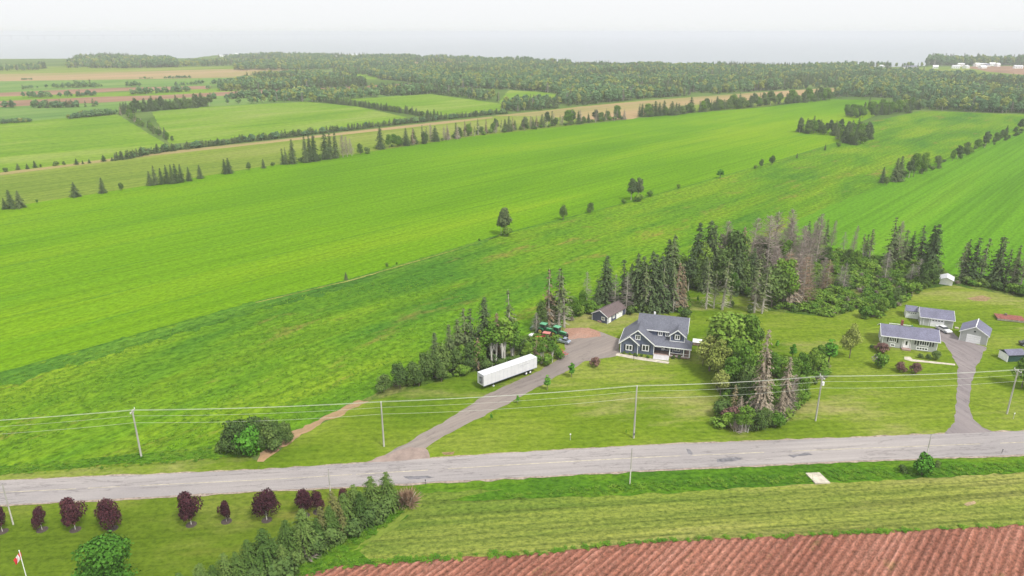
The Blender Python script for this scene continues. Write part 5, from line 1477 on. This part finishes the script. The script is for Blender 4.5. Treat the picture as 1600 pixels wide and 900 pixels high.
# --- dark shed at the right edge
o = G(1573, 566)
es = empty('green_shed', (o[0], o[1], 0.1), 85); tag(es, 'small shed with pale end wall and dark green front at the right edge', 'shed')
MB().prism([(0, 0), (0, 2.0), (1.6, 2.7), (3.2, 2.0), (3.2, 0)], 'x', 0, 4.6).build('wall', plain('dark_green_boards', (.02, .06, .05), .7, .2), es)
bx('end_wall', WH, es, -.06, -.003, 0.02, 3.18, 0, 2.0)
gable_x(-.3, 3.5, 1.6, 2.0, 2.95, -.3, 4.9, RG, .1, 'roof', es)
bx('corner_board', WH, es, -.08, .08, -.08, .02, 0, 1.95)

# --- trailer (the dark cooling unit is on its near end)
a = G(756, 611); b_ = G(839, 581)
taz = math.degrees(math.atan2(b_[0] - a[0], b_[1] - a[1]))
tr = empty('box_trailer', (a[0], a[1], 0.12), taz); tag(tr, 'long white box trailer parked beside the gravel driveway', 'trailer')
Lt = math.dist(a, b_)
bx('box', MAT['trailer'], tr, 0, Lt, 0, 2.6, 1.1, 4.05, bev=.04)
bx('roof_rail', plain('pale_rail', (.5, .5, .52), .5), tr, 0, Lt, -.03, -.002, 3.92, 4.02)
bx('side_rail', MAT['silver'], tr, 0, Lt, -.03, -.002, 1.1, 1.22)
bx('roof_rail', MAT['silver'], tr, -.03, -.002, 0.02, 2.58, 3.9, 4.02)
u_ = bx('cooling_unit', MAT['dark_pole'], tr, -.35, -.035, .45, 1.35, 1.7, 3.5, bev=.06)
bx('grille', MAT['silver'], u_, -.38, -.352, .6, 1.2, 2.3, 3.0)
for k in range(1, 14):
    bx('panel_seam', MAT['silver'], tr, Lt * k / 14 - .012, Lt * k / 14 + .012, -.012, -.002, 1.24, 3.9)
bx('skirt', MAT['black'], tr, 1.2, Lt - .3, .3, 2.3, .9, 1.09)
for wx in (Lt - 2.2, Lt - 3.5):
    for wy in (.02, 2.3):
        wh = MB().tube((wx, wy, .5), (wx, wy + .28, .5), .5, .5, 16).build('wheel', MAT['rubber'], tr)
        MB().tube((wx, wy - .02, .5), (wx, wy + .3, .5), .27, .27, 12).build('rim', MAT['white'], wh)
for ly in (.4, 2.1):
    bx('landing_leg', MAT['silver'], tr, 3.2, 3.36, ly, ly + .15, .02, 1.1)
bx('landing_foot', MAT['white'], tr, 3.05, 3.5, .3, .7, 0.0, .12)
# faint lettering block on the side, worn past reading
mb = MB()
rr = random.Random(3)
xx = Lt - 5.6
for i in range(13):
    wdt = rr.uniform(.10, .2)
    mb.box(xx, xx + wdt, -.008, -.002, 3.05 + .02 * i % .05, 3.22 + rr.uniform(-.03, .05)); xx += wdt + rr.uniform(.06, .14)
for i in range(5):
    mb.box(Lt - 5.2 + i * .22, Lt - 5.1 + i * .22, -.008, -.002, 2.72, 2.86)
mb.build('worn_lettering', plain('worn_letter_paint', (.36, .36, .40), .6), tr)


# --- tractors
def make_tractor(px, py, az, label):
    x, y = G(px, py)
    t = empty('tractor', (x, y, 0.12), az); tag(t, label, 'tractor', 'green tractors on the yard')
    o_ = bx('hood', MAT['tgreen'], t, .3, 2.6, -.42, .42, 1.15, 1.95, bev=.12)
    bx('hood_top', MAT['tgreen_pale'], t, .45, 2.45, -.3, .3, 1.95, 1.99)
    bx('chassis', MAT['dark_pole'], t, -1.6, 2.6, -.3, .3, .75, 1.14, bev=.05)
    bx('grille', MAT['black'], t, 2.6, 2.66, -.32, .32, 1.2, 1.8)
    for s in (-1, 1):
        bx('headlight', MAT['white'], t, 2.6, 2.68, s * .3 - .07, s * .3 + .07, 1.82, 1.92)
    c = MB()
    for cx, cy in ((-1.35, -.75), (-1.35, .68), (.15, -.7), (.15, .63)):
        c.box(cx, cx + .08, cy, cy + .08, 1.3, 2.9)
    c.build('cab_frame', MAT['tgreen'], t)
    MB().prism([(-1.3, 1.35), (.2, 1.35), (.12, 2.88), (-1.25, 2.88)], 'y', -.66, .66).build('cab_glass', MAT['glass'], t)
    bx('cab_roof', MAT['tgreen_pale'], t, -1.55, .35, -.85, .85, 2.9, 3.12, bev=.07)
    for s in (-1, 1):
        MB().prism([(-2.0, 1.5), (-1.7, 1.9), (-.4, 1.9), (-.1, 1.4), (-.4, 1.75), (-1.65, 1.75)], 'y', s * 1.0 - .28, s * 1.0 + .28).build('mudguard', MAT['tgreen'], t)
        for wx, rr_, wd, hub in ((-1.05, .92, .5, .5), (1.9, .66, .38, .36)):
            w_ = MB().tube((wx, s * 1.02 - wd / 2, rr_), (wx, s * 1.02 + wd / 2, rr_), rr_, rr_, 22).build('wheel', MAT['rubber'], t)
            bevel(w_, .06)
            rm = MB().tube((wx, s * 1.02 - wd / 2 - .02, rr_), (wx, s * 1.02 + wd / 2 + .02, rr_), hub, hub, 18).build('rim', MAT['tyellow'], w_)
            bx('hub', MAT['tgreen'], rm, wx - .12, wx + .12, s * 1.02 - wd / 2 - .05, s * 1.02 + wd / 2 + .05, rr_ - .12, rr_ + .12)
    MB().tube((1.0, .3, 1.9), (1.0, .3, 2.75), .06, .05, 8).build('exhaust_pipe', MAT['black'], t)
    return t


make_tractor(873, 527, 128, 'dark green tractor with yellow wheels, the nearer one facing the drive')
make_tractor(852, 522, 122, 'dark green tractor with pale roof, farther one beside the red implement')
ld = empty('tractor_loader', (*G(838, 516), 0.12), 118); tag(ld, 'green loader arms lying left of the farther tractor', 'loader')
for s in (-.5, .5):
    MB().tube((-1.2, s, .4), (.2, s, 1.8), .1, .1, 6).tube((.2, s, 1.8), (1.6, s, 1.0), .1, .08, 6).build('arm', MAT['tgreen'], ld)
bx('bucket', MAT['tgreen'], ld, -1.8, -1.2, -.9, .9, .1, .7, bev=.1)

# red implement with a canopy, orange spreader
x, y = G(854, 531)
im = empty('red_wagon', (x, y, 0.12), 110); tag(im, 'red farm implement with a flat pink red canopy before the tractors', 'farm implement')
bx('canopy', plain('faded_red', (.45, .17, .15), .7, .15), im, -1.1, 1.1, -.8, .8, 2.0, 2.15, bev=.04)
for cx in (-.95, .9):
    for cy in (-.7, .62): bx('canopy_post', MAT['dark_pole'], im, cx, cx + .07, cy, cy + .07, .8, 2.0)
bx('bed', MAT['red'], im, -1.7, 1.4, -.75, .75, .55, .95, bev=.06)
for cx in (-1.1, .9):
    for cy in (-.95, .78):
        w_ = MB().tube((cx, cy, .42), (cx, cy + .2, .42), .42, .42, 14).build('wheel', MAT['rubber'], im)
        MB().tube((cx, cy - .01, .42), (cx, cy + .21, .42), .2, .2, 10).build('rim', MAT['white'], w_)
x, y = G(841, 534)
im = empty('orange_spreader', (x, y, 0.12), 100); tag(im, 'small orange farm spreader left of the red implement', 'farm implement')
MB().prism([(-.5, .6), (.5, .6), (1.0, 1.3), (-1.0, 1.3)], 'y', -.8, .8).build('hopper', plain('orange_paint', (.5, .16, .07), .6), im)
bx('drawbar', MAT['dark_pole'], im, .4, 2.0, -.06, .06, .4, .55)
for cy in (-.95, .8): MB().tube((0, cy, .4), (0, cy + .15, .4), .4, .4, 14).build('wheel', MAT['rubber'], im)
x, y = G(832, 529)
im = empty('tarpaulin_heap', (x, y, 0.12)); tag(im, 'white tarpaulin heap at the left end of the machinery', 'tarpaulin')
cr, tk = P_broad(201, h=1.4, rad=1.2, lo=0, n=150, clump=.5, lobes=3)
cr.build('cloth', MAT['white'], im)
# small red harrow by the trees
x, y = G(878, 557)
im = empty('red_harrow', (x, y, 0.12), 60); im.scale = (1.3, 1.3, 1.6); tag(im, 'small red harrow frame at the drive edge below the tractors', 'farm implement')
fr = MB()
for q in (-.8, 0, .8): fr.tube((-1, q, .5), (1, q, .5), .06, .06, 6)
fr.build('frame', MAT['red'], im)
for q in (-.8, 0, .8):
    for e in (-.8, 0, .8): MB().tube((e, q, .5), (e + .1, q, 0.0), .04, .02, 5).build('tine', MAT['dark_pole'], im)
MB().tube((0, .8, .5), (0, .3, 1.3), .05, .05, 6).tube((0, -.8, .5), (0, .3, 1.3), .05, .05, 6).build('hitch', MAT['red'], im)


# --- cars
def make_car(px, py, az, label, paint, L=4.5, pickup=False):
    x, y = G(px, py)
    t = empty('parked_car', (x, y, 0.12), az); tag(t, label, 'car')
    body = MB().prism([(-L / 2, .35), (L / 2, .35), (L / 2, .75), (L / 2 - .25, .88), (L * .2, .98), (-L * .33, 1.02), (-L / 2, .98)], 'y', -.88, .88).build('body', paint, t)
    bevel(body, .07)
    if pickup: cp = [(-.2, .98), (.15, 1.5), (1.0, 1.5), (1.4, .98)]
    else: cp = [(-L * .36, 1.0), (-L * .24, 1.42), (L * .06, 1.44), (L * .21, .98)]
    cab = MB().prism(cp, 'y', -.76, .76).build('windows', MAT['glass'], t)
    r0, r1 = cp[1], cp[2]
    bx('roof', paint, t, r0[0], r1[0], -.72, .72, r0[1] + .003, r0[1] + .07, bev=.03)
    for s in (-1, 1):
        bx('headlight', MAT['white'], t, L / 2 - .06, L / 2 + .01, s * .65 - .15, s * .65 + .15, .62, .76)
        bx('tail_light', MAT['red'], t, -L / 2 - .01, -L / 2 + .06, s * .68 - .13, s * .68 + .13, .72, .88)
        for wx in (-L * .3, L * .31):
            w_ = MB().tube((wx, s * .8 - .1, .32), (wx, s * .8 + .1, .32), .32, .32, 16).build('wheel', MAT['rubber'], t)
            MB().tube((wx, s * .8 - .11, .32), (wx, s * .8 + .11, .32), .2, .2, 12).build('rim', MAT['silver'], w_)
    return t


make_car(1474, 518, 167, 'white sedan parked in front of the long garage', MAT['carwhite'], 4.6)
make_car(880, 536, 118, 'silver blue pickup parked below the nearer tractor', MAT['silver'], 4.0, True)
make_car(1606, 541, 110, 'dark car parked at the right edge of the lawn', plain('black_car_paint', (.03, .03, .035), .3), 4.4)

# --- rusty low platform on the lawn
x, y = G(1558, 501)
pl = empty('garden_bed', (x, y, 0.1), 109); tag(pl, 'long rusty red raised bed on the lawn at the right', 'garden bed')
bx('top', MAT['rust'], pl, 0, 7.4, 0, 4.4, .5, .7, bev=.03)
bx('front_board', plain('old_board', (.28, .25, .2), .9, .2), pl, 0, 7.6, -.06, -.003, .1, .62)
for q in (.1, 2.5, 5.0, 7.3): bx('leg', MAT['bark'], pl, q, q + .15, .1, .25, 0, .5)
bx('crate', MAT['bark'], pl, 2.6, 3.2, 3.2, 3.8, .7, 1.3)
# --- concrete slab in the ditch
p = [G(1258, 741), G(1280, 740), G(1297, 756), G(1274, 757)]
MB().slab([(q[0], q[1], .32) for q in p[::-1]], .3).build('concrete_slab', MAT['concrete'])
cs = bpy.data.objects['concrete_slab']
bm = bmesh.new(); bm.from_mesh(cs.data); bmesh.ops.recalc_face_normals(bm, faces=bm.faces[:]); bm.to_mesh(cs.data); bm.free()
tag(cs, 'weathered concrete slab lying in the ditch below the road', 'slab')

# --- sandbox boards by the garage, small posts
x, y = G(1492, 514)
sb = empty('wood_stack', (x, y, 0.1), 112); tag(sb, 'pale stack of boards right of the long garage', 'boards')
for i in range(4): bx('board', MAT['concrete'], sb, 0, 1.0, .25 * i, .25 * i + .2, 0, .25, bev=.02)
for px, py, lab in ((1565, 709, 'short dark marker post on the road verge at right'), (665, 757, 'short dark marker post beside the road near the hedge'), (1583, 655, 'short white stake near the right utility pole'), (891, 688, 'thin stake left of the middle utility pole')):
    x, y = G(px, py)
    p_ = empty('marker_post', (x, y, 0.05)); tag(p_, lab, 'post')
    hh = 1.1 if 'stake' not in lab else 1.6
    MB().tube((0, 0, 0), (0, 0, hh), .06, .05, 6).build('post', MAT['dark_pole'] if 'dark' in lab else MAT['wood_pole'], p_)
    bx('marker_plate', MAT['dark_pole'] if 'dark' in lab else WH, p_, -.12, .12, -.07, -.055, hh - .3, hh)

# ------------------------------------------------------------------ utility poles and wires
POLES = [((-200, 727), 8.6, 'off'), ((221, 714), hgt(221, 714, 641), 'wooden utility pole standing in the clover field at the left'),
         ((600, 698), hgt(600, 698, 628), 'wooden utility pole left of the gravel driveway'),
         ((990, 685), hgt(990, 685, 603), 'tall wooden utility pole on the lawn before the blue house'),
         ((1274, 658), hgt(1274, 658, 588), 'wooden utility pole with a transformer right of the copse'),
         ((1573, 647), hgt(1573, 647, 578), 'leaning looking utility pole at the right edge by the shed'), ((1900, 640), 10.8, 'off')]
tops = []
for i, ((px, py), h, lab) in enumerate(POLES):
    x, y = G(px, py)
    tops.append((x, y, h))
    if lab == 'off':
        lab = 'wooden utility pole beyond the ' + ('left' if i == 0 else 'right') + ' edge of the view'
    t = empty('utility_pole', (x, y, 0.05), 85)
    tag(t, lab, 'utility pole', 'utility poles along the road')
    MB().tube((0, 0, 0), (0, 0, h), .2, .14, 10).build('pole', MAT['wood_pole'], t)
    if i in (1, 4, 5):
        bx('crossarm', MAT['wood_pole'], t, -.08, .08, -1.1, 1.1, h - .35, h - .2)
        for s in (-1, 1):
            MB().tube((.0, s * .9, h - .3), (0, s * .12, h - 1.1), .05, .05, 5).build('brace', MAT['wood_pole'], t)
    for yy in ((-1.0, 1.0) if i in (1, 4, 5) else (-.2,)):
        MB().tube((0, yy, h - .2), (0, yy, h + .08), .06, .05, 6).build('insulator', MAT['white'], t)
    if i == 4:
        MB().tube((.35, -.1, h - 2.2), (.35, -.1, h - 1.4), .26, .26, 12).build('transformer', MAT['white'], t)
        bx('bracket', MAT['dark_pole'], t, .1, .3, -.15, -.05, h - 1.9, h - 1.7)
    if i == 3:
        bx('meter_box', MAT['dark_pole'], t, -.15, .15, -.35, -.18, .9, 1.4)


def wire(name, label, off, dz, r, sag):
    mb = MB()
    for (x0, y0, h0), (x1, y1, h1) in zip(tops[:-1], tops[1:]):
        n_ = 14
        prev = None
        for k in range(n_ + 1):
            t = k / n_
            z = (h0 + dz) * (1 - t) + (h1 + dz) * t - 4 * sag * t * (1 - t)
            p = (x0 + (x1 - x0) * t, y0 + (y1 - y0) * t + off, z)
            if prev: mb.tube(prev, p, r, r, 5, cap=False)
            prev = p
    tag(mb.build(name, MAT['wire']), label, 'wire', 'overhead wires along the road')


wire('power_line', 'topmost overhead wire, nearer of the upper pair along the road', -.25, .1, .030, .35)
wire('power_line', 'upper overhead wire just behind the topmost one', .25, .02, .024, .45)
wire('power_line', 'middle overhead wire strung along the road poles', -.2, -1.15, .02, .5)
wire('power_line', 'lowest overhead wire strung along the road poles', -.2, -2.7, .021, .6)
for px, py, ty, lab in ((21, 820, 757, 'thin pole between the first two purple maples at the left'), (517, 777, 735, 'thin short pole beside the diagonal hedge'), (984, 757, 702, 'thin pole in the ditch at the middle of the road'), (1447, 716, 680, 'thin short pole behind the round ditch bush')):
    x, y = G(px, py)
    h = hgt(px, py, ty)
    t = empty('service_pole', (x, y, 0.05)); tag(t, lab, 'pole', 'thin poles on the near side of the road')
    MB().tube((0, 0, 0), (0, 0, h * .45), .13, .11, 8).build('lower_pole', MAT['birchbark'], t)
    MB().tube((0, 0, h * .45), (0, 0, h), .11, .08, 8).build('upper_pole', MAT['wood_pole'], t)
    MB().tube((0, 0, h), (0, 0, h + .18), .06, .03, 6).build('cap', MAT['dark_pole'], t)

# ------------------------------------------------------------------ flag
x, y = G(30, 861, 8.0)
fl = empty('flagpole', (x, y, 0.05)); tag(fl, 'white flagpole at the bottom left corner of the lawn', 'flagpole')
MB().tube((0, 0, 0), (0, 0, 8.0), .07, .05, 8).build('pole', WH, fl)
MB().tube((0, 0, 8.0), (0, 0, 8.12), .09, .05, 8).build('finial', MAT['white'], fl)
mr_ = plain('flag_red', (.55, .03, .04), .8, .05); mw_ = plain('flag_white', (.75, .73, .75), .8, .05)
fm = MB()
NX, NZ = 16, 8
fw, fh = 1.9, 1.15
def FP(u, v):
    # limp flag drooping from the hoist
    xx = -fw * u * 0.62
    zz = 7.75 - fh * (1 - v) - fw * u * 0.72
    yy = .14 * math.sin(u * 9 + v * 2)
    return (xx + .1 * math.sin(v * 3), yy, zz)
for i in range(NX):
    for j in range(NZ):
        u0, u1, v0, v1 = i / NX, (i + 1) / NX, j / NZ, (j + 1) / NZ
        fm.face([FP(u0, v0), FP(u1, v0), FP(u1, v1), FP(u0, v1)], 0 if (u1 <= .25 or u0 >= .75) else 1)
fg = fm.build('flag', [mr_, mw_]); fg.location = (x, y, .05)
tag(fg, 'limp red and white flag with a maple leaf hanging from the flagpole', 'flag')
leaf = [(0, -.5), (.03, -.22), (.3, -.27), (.25, -.15), (.5, .08), (.42, .13), (.46, .3), (.3, .27), (.25, .35), (.1, .18), (.16, .46), (.07, .42), (0, .58)]
leaf = leaf + [(-a_, b2) for a_, b2 in leaf[-2:0:-1]]
lm = MB(); c0 = FP(.5, .5)
for dy in (-.16, .16):
    lm.face([(FP(.5 + .2 * p0, .5 + .55 * p1)[0], FP(.5 + .2 * p0, .5 + .55 * p1)[1] + dy * .12, FP(.5 + .2 * p0, .5 + .55 * p1)[2]) for p0, p1 in leaf])
lm.build('maple_leaf', mr_, fg)

# ------------------------------------------------------------------ distant houses
rh = random.Random(12)
hc = {'left': 0, 'right': 0}
for px, py in [(340, 89), (350, 88), (367, 87), (385, 87), (403, 86), (447, 90), (453, 91), (470, 88), (478, 87), (507, 91), (523, 90), (551, 88), (1370, 106.5), (1412, 107), (1425, 107), (1458, 107), (1488, 107), (1497, 104), (1510, 107), (1525, 104), (1530, 103), (1534, 107), (1540, 104), (1547, 103), (1558, 104), (1585, 107)]:
    x, y = G(px, py)
    side = 'left' if px < 800 else 'right'
    hc[side] += 1
    hs = empty('distant_house', (x, y, 0), rz=rh.uniform(-.5, .5))
    tag(hs, f'tiny white house on the hazy {side} shore, {ordinal(hc[side])} from left', 'house', f'tiny white houses on the {side} shore')
    wd, dp, ht_ = rh.uniform(10, 20), rh.uniform(8, 11), rh.uniform(3.5, 6)
    MB().prism([(0, 0), (0, ht_), (dp / 2, ht_ + 2.6), (dp, ht_), (dp, 0)], 'x', 0, wd).build('wall', MAT['white'], hs)
    rm = rh.choice((MAT['tinroof'], MAT['white'], MAT['roof_g']))
    MB().slab([(-.5, -.5, ht_), (wd + .5, -.5, ht_), (wd + .5, dp / 2, ht_ + 2.9), (-.5, dp / 2, ht_ + 2.9)], .3).slab([(-.5, dp / 2, ht_ + 2.9), (wd + .5, dp / 2, ht_ + 2.9), (wd + .5, dp + .5, ht_), (-.5, dp + .5, ht_)], .3).build('roof', rm, hs)
    for k in range(3):
        bx('window', MAT['glass'], hs, wd * (.2 + .3 * k), wd * (.2 + .3 * k) + 1.2, -.05, -.01, 1.4, 2.8)

# ------------------------------------------------------------------ the long bridge
def bpt(px, d):
    """point on the sea at bearing of px, distance d along the view"""
    return Vector(((px - 800) / FPX * d * 1.0, d, 0))
B0 = Vector((-9300, 8800, 0)); B1 = Vector((-1900, 22500, 0))
bdir = (B1 - B0); BL = bdir.length; bdir.normalize()
br = empty('sea_bridge', (B0.x, B0.y, -30)); tag(br, 'very long low concrete bridge fading into haze across the sea', 'bridge')
bn = Vector((-bdir.y, bdir.x, 0))
m_con = plain('bridge_concrete', (.05, .05, .055), .9, .05, .01)
dk = MB()
def dz_(s): return 57 + 0 * s
ns = 60
for i in range(ns):
    s0, s1 = BL * i / ns, BL * (i + 1) / ns
    z0 = z1 = 62
    pts4 = [bdir * s0 + bn * 6, bdir * s0 - bn * 6, bdir * s1 - bn * 6, bdir * s1 + bn * 6]
    dk.slab([(p.x, p.y, 62) for p in pts4], 8.0)
dk.build('deck', m_con, br)
pier_me = None
s = 120
while s < BL:
    c = bdir * s
    if pier_me is None:
        pm = MB()
        pm.tube((0, 0, -2), (0, 0, 12), 9, 6, 10).tube((0, 0, 12), (0, 0, 50), 5, 6, 10)
        pm.tube((0, 0, 42), (0, 0, 54.5), 6, 14, 8)
        pier_me = pm.mesh('pier', m_con)
    po = link(bpy.data.objects.new('pier', pier_me), br); po.location = c
    s += 250

# ------------------------------------------------------------------ haze
hz = MB().box(-30000, 30000, -2500, 34000, -31.0, 92.0).build('haze', [])
hz.data.materials.clear()
m = bpy.data.materials.new('haze_air'); m.use_nodes = True
n = m.node_tree; n.nodes.clear()
oo = n.nodes.new('ShaderNodeOutputMaterial')
pv = n.nodes.new('ShaderNodeVolumePrincipled')
pv.inputs['Color'].default_value = (0.73, 0.74, 0.785, 1)
pv.inputs['Density'].default_value = 0.00017
n.links.new(pv.outputs[0], oo.inputs['Volume'])
hz.data.materials.append(m)
tag(hz, 'pale sea haze in the air over the land', 'haze', kind='stuff')
